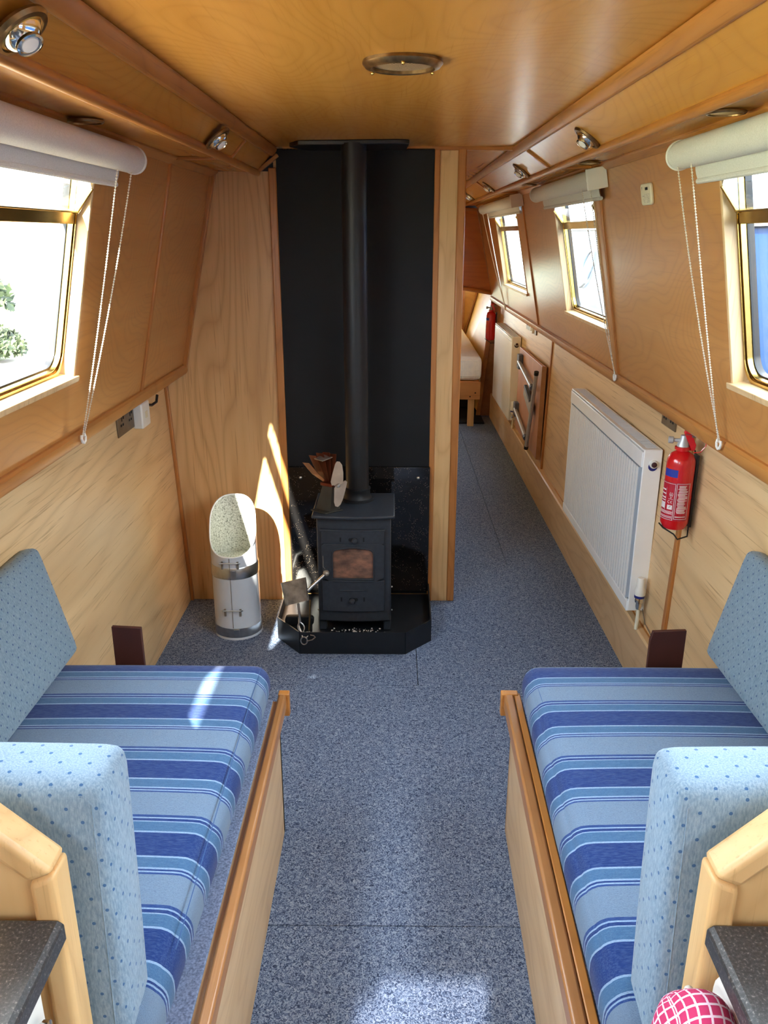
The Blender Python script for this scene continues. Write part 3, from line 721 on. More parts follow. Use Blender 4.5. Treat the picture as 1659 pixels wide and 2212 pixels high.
o = m.build('ash', 'ash_grey'); tag(o, 'crumbs of pale ash scattered in the hearth tray before the stove', 'ash', None, 'stuff')

# ------------------------------------------------------------------ stove
st = thing('wood_stove', 'black cast iron multi fuel stove with sooty glass door and tall flue', 'stove', (-.150, 3.17, .045))
def bow(x, y0=3.045, k=.16):  # bow-fronted depth
    return y0 + k * (x + .150) ** 2 * 4
cx = -.150
def slab(x0, x1, yb, z0, z1, yf, name, mat, bev=.003, par=st):
    xs = [x0 + (x1 - x0) * i / 12 for i in range(13)]
    pts = [(x, yf(x)) for x in xs] + [(x1, yb), (x0, yb)]
    return MB().prism(pts, lambda p: (p[0], p[1], z0), lambda p: (p[0], p[1], z1)).build(name, mat, par, bev)
slab(-.300, .000, 3.31, .095, .556, lambda x: 3.04 + .5 * (x - cx) ** 2, 'body', 'stove_black', .006)
slab(-.316, .014, 3.325, .556, .569, lambda x: 3.008 + .55 * (x - cx) ** 2, 'top_plate', 'stove_black', .004)
for x in (-.285, -.015):
    for y in (3.085, 3.28): MB().box(x - .016, x + .016, y - .018, y + .018, .045, .1).build('leg', 'stove_black', st, .004)
# door with arched opening: build front face as ring between outer rectangle and opening
D0, D1, Z0, Z1 = -.281, -.028, .150, .503
fy = lambda x: 3.024 + .5 * (x - cx) ** 2
def ring_front(outer, inner, dy0, dy1, name, mat, parent):
    n = len(outer); vs = []; fs = []
    for pts, dy in ((outer, dy0), (inner, dy0), (inner, dy1), (outer, dy1)): vs += [(p[0], fy(p[0]) + dy, p[1]) for p in pts]
    for k in range(4):
        for i in range(n): fs.append((k * n + i, k * n + (i + 1) % n, ((k + 1) % 4) * n + (i + 1) % n, ((k + 1) % 4) * n + i))
    m = MB(); m.verts_faces(vs, fs); return m.build(name, mat, parent, .0012)
ox0, ox1, oz0, oz1 = -.236, -.072, .297, .432
inner = []; outer = []
def oppt(a):   # rounded opening with a shallow arch
    return a
N = 12
ip = [(ox0 + (ox1 - ox0) * k / N, oz0) for k in range(N + 1)] + [(ox1, oz0 + (oz1 - .03 - oz0) * k / 4) for k in range(1, 5)] + \
     [(ox1 - .022 * (1 - math.cos(R(90 * k / 4))), oz1 - .03 + .022 * math.sin(R(90 * k / 4))) for k in range(1, 5)] + \
     [(ox1 - .022 - (ox1 - ox0 - .044) * k / 8, oz1 - .008 + .008 * math.sin(math.pi * k / 8)) for k in range(1, 9)] + \
     [(ox0 + .022 * (1 - math.sin(R(90 * k / 4))), oz1 - .03 + .022 * math.cos(R(90 * k / 4))) for k in range(1, 5)] + \
     [(ox0, oz1 - .03 - (oz1 - .03 - oz0) * k / 4) for k in range(1, 4)]
c0 = ((ox0 + ox1) / 2, (oz0 + oz1) / 2)
def to_rect(p, x0, x1, z0, z1):
    dx, dz = p[0] - c0[0], p[1] - c0[1]
    ts = []
    if dx > 1e-9: ts.append((x1 - c0[0]) / dx)
    if dx < -1e-9: ts.append((x0 - c0[0]) / dx)
    if dz > 1e-9: ts.append((z1 - c0[1]) / dz)
    if dz < -1e-9: ts.append((z0 - c0[1]) / dz)
    t_ = min(ts); return (c0[0] + dx * t_, c0[1] + dz * t_)
op = [to_rect(p, D0, D1, .285, .447) for p in ip]
door = ring_front(op, ip, 0, .014, 'door', 'stove_black', st)
# rest of the door above and below the opening ring, in bowed strips
def strip_front(x0, x1, z0, z1, dy0, dy1, name, mat, parent, bev=.0012):
    xs = [x0 + (x1 - x0) * i / 12 for i in range(13)]
    pts = [(x, fy(x) + dy0) for x in xs] + [(x, fy(x) + dy1) for x in reversed(xs)]
    return MB().prism(pts, lambda p: (p[0], p[1], z0), lambda p: (p[0], p[1], z1)).build(name, mat, parent, bev)
strip_front(D0, D1, .447, Z1, 0, .014, 'door_panel', 'stove_black', door)
strip_front(D0, D1, Z0, .285, 0, .014, 'door_panel', 'stove_black', door)
strip_front(D0 - .004, D1 + .004, Z1 - .004, Z1 + .004, -.001, .018, 'door_rail', 'stove_black', door)
strip_front(-.238, -.070, .284, .291, -.005, .002, 'log_ledge', 'stove_black', door)
strip_front(-.212, -.096, .243, .248, -.003, .002, 'log_ledge', 'stove_black', door)
ring_front([(c0[0] + (p[0] - c0[0]) * 1.05, c0[1] + (p[1] - c0[1]) * 1.05) for p in ip], [(c0[0] + (p[0] - c0[0]) * .985, c0[1] + (p[1] - c0[1]) * .985) for p in ip], -.004, .003, 'glass_surround', 'stove_black', door)
MB().prism(ip, lambda p: (p[0], fy(p[0]) + .008, p[1]), lambda p: (p[0], fy(p[0]) + .012, p[1])).build('glass', 'sooty_glass', door, 0, False)
# air controls
for zc, kx in ((.467, -.146), (.205, -.158)):
    for x in (-.203, -.110):
        MB().prism([(x + a * .8, zc + b) for a, b in ((-.004, -.009), (.004, -.009), (.004, .009), (-.004, .009))], lambda p: (p[0], fy(p[0]) - .0006, p[1]), lambda p: (p[0], fy(p[0]) + .004, p[1])).build('air_slot', 'slot_black', door, 0, False)
    MB().prism([(-.155 + a, zc + b) for a, b in rrect(-.016, .020, -.007, .007, .0065)], lambda p: (p[0], fy(p[0]) - .0008, p[1]), lambda p: (p[0], fy(p[0]) + .004, p[1])).build('air_slot', 'slot_black', door, 0, False)
    MB().lathe([(.004, 0), (.004, .010), (.011, .013), (.012, .019), (.008, .025), (0, .027)], (kx, fy(kx), zc), (0, -1, 0), 20).build('air_knob', 'stove_black', door)
MB().tube([(D0 + .006, fy(D0) - .001, .395), (D0 + .006, fy(D0) - .001, .345), (D0 + .018, fy(D0) - .001, .335)], .0015, 6).build('hinge_line', 'dull_steel', door)
# door handle
h0 = Vector((-.262, 3.012, .327)); h1 = Vector((-.335, 2.97, .268))
MB().lathe([(.014, 0), (.014, .006), (.008, .014)], (-.262, fy(-.262), .327), (0, -1, 0), 18).build('handle_boss', 'stove_black', st)
m = MB().sphere(h0, .013, 18, 12); m.build('handle_ball', 'dull_steel', st)
MB().tube([h0, h0.lerp(h1, .2), h0.lerp(h1, .97), h1], .006, 14, [.0045, .006, .0072, .006]).build('handle', 'steel', st)
# flue collar and flue pipe
fx, fyy = -.142, 3.235
MB().lathe([(.068, .569), (.068, .577), (.060, .580), (.054, .590), (.053, .612), (.055, .616), (.055, .622), (.050, .624)], (fx, fyy, 0), (0, 0, 1), 40).build('flue_collar', 'flue_black', st)
MB().lathe([(.0475, .60), (.0475, 1.935)], (fx, fyy, 0), (0, 0, 1), 44).build('flue_pipe', 'flue_black', st)
for x, z in ((.003, .24), (.003, .135), (-.303, .135), (-.303, .245)): MB().sphere((x, 3.075, z), .004, 8, 6).build('bolt', 'steel', st)

# ------------------------------------------------------------------ stove fan
sf = thing('stove_fan', 'heat powered stove fan with copper fins and bronze two blade rotor on the stove top', 'fan', (-.255, 3.10, .569))
# base: wedge pedestal and foot plate
MB().prism([(-.325, 3.085), (-.262, 3.035), (-.195, 3.085), (-.262, 3.15)], lambda p: (p[0], p[1], .5695), lambda p: (p[0], p[1], .574)).build('foot', 'fan_body', sf, .001)
MB().loft([[(-.304, 3.10, .574), (-.243, 3.055, .574), (-.206, 3.10, .574), (-.262, 3.145, .574)], [(-.276, 3.10, .672), (-.236, 3.075, .672), (-.212, 3.10, .672), (-.252, 3.13, .672)]]).build('pedestal', 'fan_body', sf, .001)
MB().loft([[(-.284, 3.098, .672), (-.236, 3.068, .672), (-.206, 3.10, .672), (-.252, 3.135, .672)], [(-.284, 3.098, .684), (-.236, 3.068, .684), (-.206, 3.10, .684), (-.252, 3.135, .684)]]).build('clamp', 'copper_fin', sf, .001)
fins = [(-.078, .055, .075), (-.055, .075, .105), (-.030, .085, .115), (-.008, .085, .118), (.014, .085, .112)]
for i, (dx, dz0, dz) in enumerate(fins):
    b = Vector((-.250 + dx * .22, 3.105, .686)); tpt = b + Vector((dx * .95, .006, dz)); wv = Vector((.016, -.020, .004))
    mid = b + Vector((dx * .45, 0, dz * .38))
    MB().loft([[b - wv * .6, b + wv * .6, b + wv * .6 + Vector((.001, .0015, 0)), b - wv * .6 + Vector((.001, .0015, 0))],
               [mid - wv, mid + wv, mid + wv + Vector((.001, .0015, 0)), mid - wv + Vector((.001, .0015, 0))],
               [tpt - wv, tpt + wv, tpt + wv + Vector((.001, .0015, 0)), tpt - wv + Vector((.001, .0015, 0))]]).build('fin', 'copper_fin', sf, 0, False)
MB().loft([[(-.305, 3.09, .782), (-.270, 3.06, .780), (-.232, 3.09, .788), (-.27, 3.12, .79)], [(-.305, 3.09, .785), (-.270, 3.06, .783), (-.232, 3.09, .791), (-.27, 3.12, .793)]]).build('top_plate', 'pewter', sf, 0, False)
MB().tube([(-.222, 3.085, .682), (-.214, 3.055, .686)], .010, 16).build('motor', 'aluminium', sf)
hub = Vector((-.210, 3.048, .688))
def blade(sgn):
    # outline in (across, up) coordinates of the rotor plane
    pts = [(.004, .0), (.020, .010), (.021, .05), (.017, .080), (.008, .092), (-.003, .092), (-.010, .080), (-.020, .045), (-.028, .010), (-.024, -.004)] if sgn > 0 else \
          [(-.004, .004), (.010, .006), (.026, .016), (.034, .010), (.030, -.010), (.018, -.055), (.008, -.078), (-.002, -.086), (-.012, -.082), (-.016, -.065), (-.014, -.01)]
    ax = Vector((.94, .30 * sgn * -1, 0)).normalized(); th = Vector((.25, -.95, 0)) * .002
    return MB().prism(pts, lambda p: hub + ax * p[0] * 1.1 + Vector((0, 0, p[1] * 1.05)), lambda p: hub + ax * p[0] * 1.1 + Vector((0, 0, p[1] * 1.05)) + th).build('blade', 'fan_blade', sf, .0008)
blade(1); blade(-1)
MB().lathe([(.008, 0), (.008, .004), (.005, .008), (0, .009)], hub + Vector((.002, -.004, 0)), (.2, -1, 0), 14).build('hub', 'steel', sf)

# ------------------------------------------------------------------ fireside tools
sh = thing('ash_shovel', 'dull steel fireside shovel with square blade leaning upright in the hearth tray', 'shovel', (-.36, 3.0, .05))
a, b, c, d = Vector((-.440, 3.015, .285)), Vector((-.343, 2.992, .318)), Vector((-.331, 2.972, .226)), Vector((-.420, 2.985, .196))
n = (b - a).cross(d - a).normalized()
if n.y > 0: n = -n
e1 = n * .016
m = MB(); m.loft([[a, b, c, d], [a - n * .0015, b - n * .0015, c - n * .0015, d - n * .0015]])
m.loft([[a, d, d + e1, a + e1], [a - (b - a) * .015, d - (b - a) * .015, d + e1 - (b - a) * .015, a + e1 - (b - a) * .015]])
m.loft([[b, c, c + e1, b + e1], [b + (b - a) * .012, c + (b - a) * .012, c + e1 + (b - a) * .012, b + e1 + (b - a) * .012]])
m.build('blade', 'dull_steel', sh, 0, False)
k0 = c.lerp(d, .5) + Vector((0, -.002, 0)); k1 = Vector((-.368, 2.965, .132))
MB().tube([k0, k1], .005, 12).build('shaft', 'steel', sh)
k2 = Vector((-.361, 2.954, .088))
lp = [k1 + (k2 - k1) * q + Vector((s_ * .013 * math.sin(q * math.pi) ** .8, 0, 0)) for q, s_ in [(i / 8, -1) for i in range(9)] + [(i / 8, 1) for i in range(7, 0, -1)]]
MB().tube(lp, .0032, 8, closed=True).build('loop_handle', 'steel', sh)
tg = thing('coal_tongs', 'steel tongs with ring ends hooked over the hearth tray rim', 'tongs', (-.35, 2.95, .05))
def ringpath(c_, rx, rz, n_=18, y_=0): return [Vector(c_) + Vector((rx * math.cos(2 * math.pi * k / n_), y_ * math.sin(2 * math.pi * k / n_), rz * math.sin(2 * math.pi * k / n_))) for k in range(n_)]
MB().tube(ringpath((-.352, 2.937, .062), .013, .017), .0026, 8, closed=True).build('ring', 'steel', tg)
MB().tube([(-.358, 2.94, .078), (-.374, 2.965, .115), (-.376, 2.99, .14)], .0035, 8).build('arm', 'steel', tg)
pk = thing('poker', 'bronze coloured poker with hooked end standing in the hearth tray', 'poker', (-.32, 2.96, .05))
MB().bar((-.325, 2.962, .232), (-.331, 2.955, .095), .006, .006).build('shaft', 'old_brass', pk, .001)
MB().tube([(-.331, 2.955, .097), (-.333, 2.945, .085), (-.345, 2.936, .072)], .0028, 8).build('hook', 'pewter', pk)
MB().tube([(-.326, 2.937, .088), (-.312, 2.935, .086), (-.306, 2.935, .079), (-.318, 2.936, .067), (-.343, 2.936, .060)], .0026, 8).build('hook', 'pewter', pk)
br = thing('hearth_brush', 'dark hearth brush lying behind the shovel in the tray', 'brush', (-.38, 3.05, .05))
MB().prism([(-.38 + q[0], .105 + q[1]) for q in rrect(-.060, .060, -.022, .018, .016)], lambda p: (p[0], 3.03, p[1]), lambda p: (p[0], 3.055, p[1])).build('head', 'panel_black', br, .004)
MB().box(-.432, -.328, 3.034, 3.052, .046, .086).build('bristles', 'slot_black', br, .004)
wt = thing('wire_tongs', 'thin bright wire tool lying flat before the stove', 'tool', (-.25, 2.99, .05))
MB().tube([(-.285, 2.985, .049), (-.262, 3.02, .052), (-.255, 3.025, .05)], .0012, 6).build('wire', 'steel', wt)
MB().tube([(-.285, 2.985, .049), (-.262, 2.965, .050), (-.19, 2.952, .049)], .0014, 6).build('wire', 'pewter', wt)
MB().tube([(-.262, 2.99, .050), (-.235, 2.975, .051), (-.185, 2.958, .05)], .0018, 6).build('wire', 'pewter', wt)
MB().tube([(-.243, 3.02, .052), (-.232, 3.005, .052), (-.234, 2.99, .05)], .0014, 6).build('wire', 'steel', wt)

# ------------------------------------------------------------------ coal hod
HX, HY, HR = -.658, 3.155, .099
hd = thing('coal_hod', 'pale grey painted metal coal hod with slanted open top and steel bands', 'hod', (HX, HY, 0))
prof = [(HR * 1.03, 0), (HR * 1.035, .006), (HR, .012), (HR, .050), (HR * .985, .055), (HR * .985, .268), (HR * 1.0, .275)]
MB().lathe(prof, (HX, HY, 0), (0, 0, 1), 48, True).build('lower_can', 'grey_paint', hd)
MB().lathe([(HR * 1.012, .010), (HR * 1.012, .052)], (HX, HY, 0), (0, 0, 1), 48, False).build('band', 'steel', hd)
MB().lathe([(HR * 1.0, .276), (HR * 1.008, .280), (HR * 1.008, .322), (HR * .985, .326)], (HX, HY, 0), (0, 0, 1), 48, False).build('band', 'steel', hd)
# slanted scoop top: wall height varies round the can, rounded at top back
m = MB(); seg = 56; out = []; inn = []
def topz(a):   # a = angle, front is -y
    c_ = max(0.0, 1 - abs(math.sin(a)) ** 3.0) ** (1 / 3.0) * (1 if math.cos(a) > 0 else -1)
    return .479 - .107 * c_          # rounded-square opening cut on a slope
ring0 = []; rings = []
for lev in range(7):
    q = lev / 6
    row = []
    for k in range(seg):
        a = 2 * math.pi * k / seg; dx, dy = math.sin(a), -math.cos(a)
        z = .322 + (topz(a) - .322) * q
        rr_ = HR * (.975 - .03 * max(0, (z - .45) / .15)); row.append(Vector((HX + dx * rr_, HY + dy * rr_, z)))
    rings.append(row)
m.loft(rings, False); m.build('scoop', 'grey_paint', hd)
m = MB(); rings2 = [[Vector((HX + (p.x - HX) * .975, HY + (p.y - HY) * .975, p.z)) for p in row] for row in rings]
m.loft(rings2, False); m.lathe([(HR * .95, .33), (0.001, .331)], (HX, HY, 0), (0, 0, 1), 40, False); m.build('scoop_lining', 'hod_inside', hd)
MB().tube([Vector((HX + (p.x - HX) * .99, HY + (p.y - HY) * .99, p.z)) for p in rings[-1]], .0028, 8, closed=True).build('rolled_rim', 'white_enamel', hd)
for z in (.352, .140):
    y_ = HY - HR
    MB().tube([(HX - .045, y_ - .004, z - .002), (HX - .040, y_ - .018, z + .004), (HX + .035, y_ - .018, z + .004), (HX + .040, y_ - .004, z - .002)], .0028, 8).build('handle', 'steel', hd)
    for s_ in (-.034, .030): MB().box(HX + s_ - .004, HX + s_ + .004, y_ + .000, y_ + .012, z - .030, z + .002).build('handle_bracket', 'dull_steel', hd, .001)
MB().box(HX - .004, HX - .0025, HY - HR - .0006, HY - HR + .004, .055, .37).build('seam', 'dull_steel', hd, 0, False)
for z in (.031, .30): MB().box(HX - .002, HX + .022, HY - HR - .0035, HY - HR + .004, z - .018, z + .018).build('band_clasp', 'steel', hd, .001)

# ------------------------------------------------------------------ benches
def bench(sg, label):
    xf = -.302 if sg < 0 else .327; xi = -.930 if sg < 0 else .935
    root = thing('bench_seat', label, 'bench', ((xf + xi) / 2, 1.4, 0), 'fixed bench seats')
    a, b = min(xf, xi), max(xf, xi)
    MB().box(min(xf, xf + sg * .018), max(xf, xf + sg * .018), .853, 1.905, 0, .412).build('front_board', 'pale_oak_long', root, .002, False)
    MB().box(a, b, 1.887, 1.905, 0, .412).build('end_board', 'pale_oak', root, .002, False)
    MB().box(a, b, .853, 1.905, .412, .425).build('seat_board', 'pale_oak_long', root, 0, False)
    MB().box(min(xf + sg * .016, xi), max(xf + sg * .016, xi), .853, 1.90, .425, .433).build('board_fabric', 'seat_board_fabric', root, .002)
    c0, c1 = (-.284, -.306) if sg < 0 else (.306, .332)
    MB().box(min(c0, c1), max(c0, c1), .853, 1.935, .395, .439).build('edge_cap', 'cap_oak', root, .006)
    if sg > 0: MB().box(.332, .350, .853, 1.93, .40, .437).build('inner_cap', 'oak_trim', root, .003)
    MB().box(min(c0 - sg * .008, c1), max(c0 - sg * .008, c1) + (.012 if sg > 0 else 0), 1.915, 1.938, .372, .441).build('cap_return', 'oak_trim', root, .003)
    # hidden wall batten the backrests lean on
    return root
bench(-1, 'wooden bench base with fabric topped board on the sunlit left side')
bb = bench(1, 'wooden bench base with double oak edging on the radiator side'); bb.rotation_euler.z = -.020; bb.location.x -= .008
def seat(sg, mat, label):
    x0, x1 = (-.925, -.322) if sg < 0 else (.350, .930)
    c = Vector(((x0 + x1) / 2, 1.395, .486)); size = (x1 - x0, 1.06, .104)
    o = cushion('seat_cushion', mat, size, .042, (30, 30, 12), (.006, .004, .010), lambda p: c + p + Vector((p.y * (.026 if sg < 0 else .022) - (.012 if sg < 0 else .012), 0, 0)), None, (0, c.y))
    tag(o, label, 'cushion', 'striped seat cushions')
    # stitched seam near the edges
    e = x1 - .022 if sg < 0 else x0 + .022
    MB().tube([(e, 1.0, .5335), (e, 1.2, .537), (e, 1.5, .538), (e, 1.75, .537), (e, 1.9, .5335)], .0009, 6).build('seam', 'thread', o)
    return o
seat(-1, 'stripe_left', 'blue striped seat cushion with a sharp slit of sunlight on the left bench')
seat(1, 'stripe_right', 'blue striped seat cushion on the bench below the fire extinguisher side')
def back_far(sg, label):
    # leans back against the cabin side beyond the seat
    xb = .845 * sg; xt = .918 * sg
    y0, y1 = 1.30, 1.965; zb, zt = .548, .856
    up = Vector((xt - xb, 0, zt - zb)); L = up.length; up.normalize(); nrm = Vector((up.z * sg, 0, -up.x * sg)) 
    if nrm.x * sg < 0: nrm = -nrm
    o = cushion('backrest_cushion', 'dot_far', (.062, y1 - y0, L), .022, (4, 20, 12), (.006, .0, .0), lambda p: Vector((xb, (y0 + y1) / 2, zb)) + up * (p.z + L / 2) + nrm * (p.x * sg + .031) + Vector((0, p.y, 0)), None)
    tag(o, label, 'cushion', 'dotted backrest cushions leaning on the cabin sides'); return o
back_far(-1, 'grey blue dotted backrest cushion leaning on the left cabin side')
back_far(1, 'pale blue dotted backrest cushion leaning on the right cabin side')
def back_near(sg, label):
    x0, x1 = (-.372, -.90) if sg < 0 else (.368, .90)
    c = Vector(((x0 + x1) / 2, .918, .724)); size = (abs(x1 - x0), .104, .436)
    o = cushion('end_cushion', 'dot_near', size, .022, (20, 5, 18), (.003, .006, .006), lambda p: c + p + Vector((0, (p.z) * .06, 0)), None)
    tag(o, label, 'cushion', 'dotted end cushions standing against the galley panels')
    e = Vector((c.x, c.y - .052, c.z)); z = c.z + .200; xin = x0 + sg * .020
    q = [(x1, .878 + .0, z), (xin + sg * .01, .878, z), (xin, .876, z - .012), (xin, .848, .46)]
    MB().tube([Vector(p) + Vector((0, .002, 0)) for p in q], .0012, 6).build('piping', 'dot_near', o)
    return o
back_near(-1, 'pale blue dotted cushion standing on end behind the left galley panel')
back_near(1, 'pale blue dotted cushion standing on end beside the gingham mitt')
# dark boards behind the bench ends
o = MB().prism([(-.768, .0), (-.684, .0), (-.684, .602), (-.764, .606)], lambda p: (p[0], 1.985, p[1]), lambda p: (p[0], 1.997, p[1])).build('dark_board', 'dark_hardboard', None, .001); tag(o, 'dark brown board upright past the left bench end', 'board', 'dark boards by the bench ends')
o = MB().prism([(.708, .0), (.804, .0), (.804, .602), (.714, .598), (.708, .57)], lambda p: (p[0], 1.985, p[1]), lambda p: (p[0], 1.997, p[1])).build('dark_board', 'dark_hardboard', None, .001); tag(o, 'dark brown board upright by the radiator side bench end', 'board', 'dark boards by the bench ends')

# ------------------------------------------------------------------ galley end panels, worktops, appliances
def end_panel(sg, label):
    xi = -.418 if sg < 0 else .400
    root = thing('galley_end_panel', label, 'panel', (xi, .83, 0), 'galley end panels')
    xs = xi + sg * .03
    poly = [(xs, 0), (xs, .845), (xi + sg * .24, 1.06), (sg * .90, 1.06), (sg * .94, 0)]
    MB().prism(poly, lambda p: (p[0], .815, p[1]), lambda p: (p[0], .835, p[1])).build('board', 'pale_oak', root, 0, False)
    # moulded edge: follows upright, slope and top
    w = .046
    def edge(pts, name, mat):
        m = MB(); m.loft([[(p[0], .800, p[1]) for p in pts], [(p[0], .850, p[1]) for p in pts]]); m.build(name, mat, root, .009, True, 3)
    q = .034; t22 = math.tan(R(22.5))
    edge([(xi, 0), (xi, .868), (xi + sg * q, .868 - q * t22), (xi + sg * q, 0)], 'upright_edge', 'pale_oak')
    A_ = (xi, .868); B_ = (xi + sg * .235, 1.10)
    edge([A_, B_, (B_[0] + sg * q * .4, B_[1] - q * 1.0), (A_[0] + sg * q, A_[1] - q * t22)], 'sloping_edge', 'pale_oak')
    edge([B_, (sg * .87, 1.10), (sg * .87, 1.066), (B_[0] + sg * q * .4, 1.066)], 'top_edge', 'pale_oak')
    return root
end_panel(-1, 'pale oak end panel with moulded edge beside the plain grey worktop')
end_panel(1, 'pale oak end panel with moulded edge beside the gingham mitt')
def worktop(sg, label):
    xi = -.412 if sg < 0 else .398
    xi2 = xi - sg * 0
    o = MB().prism([(xi, .772), (xi + sg * .006, .764), (sg * .955, .764), (sg * .955, .800), (xi + sg * .008, .800), (xi, .794)], lambda p: (p[0], -1.25, p[1]), lambda p: (p[0], .799, p[1])).build('worktop', 'worktop', None, .003)
    tag(o, label, 'worktop', 'galley worktops'); return o
worktop(-1, 'dark speckled worktop above the white fridge'); worktop(1, 'dark speckled worktop above the white cooker')
fr = thing('fridge', 'white under counter fridge with chrome knob below the left worktop', 'fridge', (-.70, .5, 0))
MB().box(-.93, -.475, .18, .76, .02, .755).build('body', 'white_enamel', fr, .006)
MB().box(-.474, -.442, .19, .775, .10, .748).build('door', 'white_plastic', fr, .008)
MB().lathe([(.006, 0), (.006, .008), (.012, .014), (.012, .022), (0, .026)], (-.443, .735, .69), (1, 0, 0), 18).build('knob', 'chrome', fr)
MB().box(-.93, -.48, .20, .74, 0, .02).build('foot', 'black_plastic', fr)
ck = thing('cooker', 'white enamel cooker with rounded door below the right worktop', 'cooker', (.70, .5, 0))
MB().box(.445, .93, .15, .79, .02, .755).build('body', 'white_enamel', ck, .004)
MB().prism(rrect(.16, .792, .10, .742, .03), lambda p: (.412, p[0], p[1]), lambda p: (.446, p[0], p[1])).build('door', 'white_plastic', ck, .010, seg=4)
MB().box(.372, .384, .45, .782, .690, .722).build('door_handle', 'white_plastic', ck, .005)
for y_ in (.48, .765): MB().box(.383, .414, y_ - .010, y_ + .010, .698, .714).build('handle_post', 'white_plastic', ck, .002)
MB().box(.5, .93, .18, .74, 0, .02).build('foot', 'black_plastic', ck)
# gingham oven mitt draped over the handle
gm = cushion('oven_mitt', 'gingham', (.088, .15, .19), .040, (12, 16, 14), (.006, .01, .008), lambda p: Vector((.362, .695, .648)) + Vector((p.x + .012 * p.z / .1 + .004 * math.sin(p.y * 60), p.y, p.z + .008 * math.sin(p.y * 34))), None)
tag(gm, 'pink and white gingham oven mitt hanging on the cooker handle', 'oven mitt')

# ------------------------------------------------------------------ radiators
def radiator(y0, y1, label, ribs):
    XF, XB, Z0_, Z1_ = .893, .955, .275, .897
    root = thing('radiator', label, 'radiator', (.925, y0, .225), 'white panel radiators')
    MB().box(XF + .007, XF + .014, y0, y1, Z0_, Z1_).build('back_panel', 'groove_shade_grey', root, .002)
    if ribs:
        m = MB(); yy = y0 + .035; k = 0; z0, z1 = Z0_ + .045, Z1_ - .065
        nr = 36; P_ = (y1 - y0 - .04) / nr
        for i in range(nr):
            a = y0 + .02 + i * P_
            MB().prism([(XF + .008, a + .0030), (XF - .005, a + .0032), (XF - .006, a + .005), (XF - .006, a + P_ - .005), (XF - .005, a + P_ - .0032), (XF + .008, a + P_ - .0030)], lambda p: (p[0], p[1], z0), lambda p: (p[0], p[1], z1)).build('rib', 'groove_shade_grey', root, 0, False)  # grey rib sides paint the groove shade between the white faces
            MB().box(XF - .0075, XF - .006, a + .004, a + P_ - .004, z0, z1).build('rib_face', 'white_enamel', root, 0, False)
        MB().box(XF - .006, XF + .006, y0, y1, Z1_ - .060, Z1_ - .004).build('top_rail', 'white_enamel', root, .002)
        MB().box(XF - .006, XF + .006, y0, y1, Z0_, Z0_ + .040).build('bottom_rail', 'white_enamel', root, .002)
    else:
        MB().box(XF - .004, XF + .006, y0, y1, Z0_, Z1_ - .004).build('front_panel', 'white_enamel', root, .004)
        MB().box(XF - .006, XF - .003, y0 + .02, y1 - .02, Z1_ - .03, Z1_ - .024).build('edge_line', 'grey_paint', root, 0)
    # top grille and side cover
    MB().box(XF - .002, XB + .002, y0 - .001, y1 + .001, Z1_, Z1_ + .006).build('top_grille', 'white_enamel', root, .002)
    m = MB(); a = y0 + .02
    while a < y1 - .02: m.box(XF + .014, XB - .008, a, a + .004, Z1_ + .005, Z1_ + .0075); a += .012
    m.build('grille_slots', 'grey_paint', root, 0, False, kind='stuff')
    MB().box(XF - .002, XB + .002, y0 - .008, y0, Z0_ + .004, Z1_ + .006).build('side_cover', 'white_enamel', root, .003)
    MB().box(XF - .002, XB + .002, y1, y1 + .008, Z0_ + .004, Z1_ + .006).build('side_cover', 'white_enamel', root, .003)
    MB().lathe([(.016, 0), (.016, .0015)], (.926, y0 - .0085, .842), (0, -1, 0), 24).build('vent_hole', 'blue_plastic' if ribs else 'black_plastic', root)
    MB().lathe([(.014, 0), (.014, .012), (.010, .014), (.009, .008)], (.926, y0 - .008, .852), (0, -1, 0), 24).build('bleed_collar', 'white_plastic', root)
    MB().lathe([(.0095, .006), (.0095, .017), (.006, .019), (0, .019)], (.926, y0 - .008, .852), (0, -1, 0), 20).build('bleed_cap', 'brown_plastic', root)
    for a in (y0 + .25, y1 - .1): MB().box(.93, .96, a - .015, a + .015, .225, Z0_ + .02).build('bracket', 'white_enamel', root, .001)
    # thermostatic valve
    vy = y0 - .045; vx = .918
    MB().tube([(vx, vy, .222), (vx + .002, vy, .27), (vx, vy, .315)], .0075, 12).build('pipe', 'cream_plastic', root)
    MB().lathe([(.009, 0), (.011, .01), (.011, .024), (.015, .028), (.015, .05), (.012, .055)], (vx, vy, .305), (0, 0, 1), 18).build('valve_body', 'chrome', root)
    MB().tube([(vx, vy, .325), (vx + .003, y0 + .01, .322)], .008, 10).build('valve_tail', 'chrome', root)
    MB().lathe([(.019, 0), (.0195, .010)], (vx, vy, .352), (0, 0, 1), 22).build('valve_ring', 'blue_plastic', root)
    MB().lathe([(.019, 0), (.020, .006), (.020, .020), (.0145, .032), (.0145, .062), (.012, .068), (0, .069)], (vx, vy, .362), (0, 0, 1), 24).build('valve_head', 'white_plastic', root)
    return root
radiator(2.785, 3.985, 'white ribbed radiator beside the fire extinguisher', True)
radiator(6.10, 7.12, 'flat fronted white radiator past the folded table', False)
o = MB().tube([(.953, 2.79, .30), (.953, 2.72, .245), (.95, 2.62, .229), (.945, 2.59, .235), (.944, 2.62, .24), (.944, 2.72, .252), (.944, 2.77, .29)], .0016, 6).build('wire_hook', 'dull_steel'); tag(o, 'thin bent wire hook lying on the ledge near the radiator valve', 'wire')

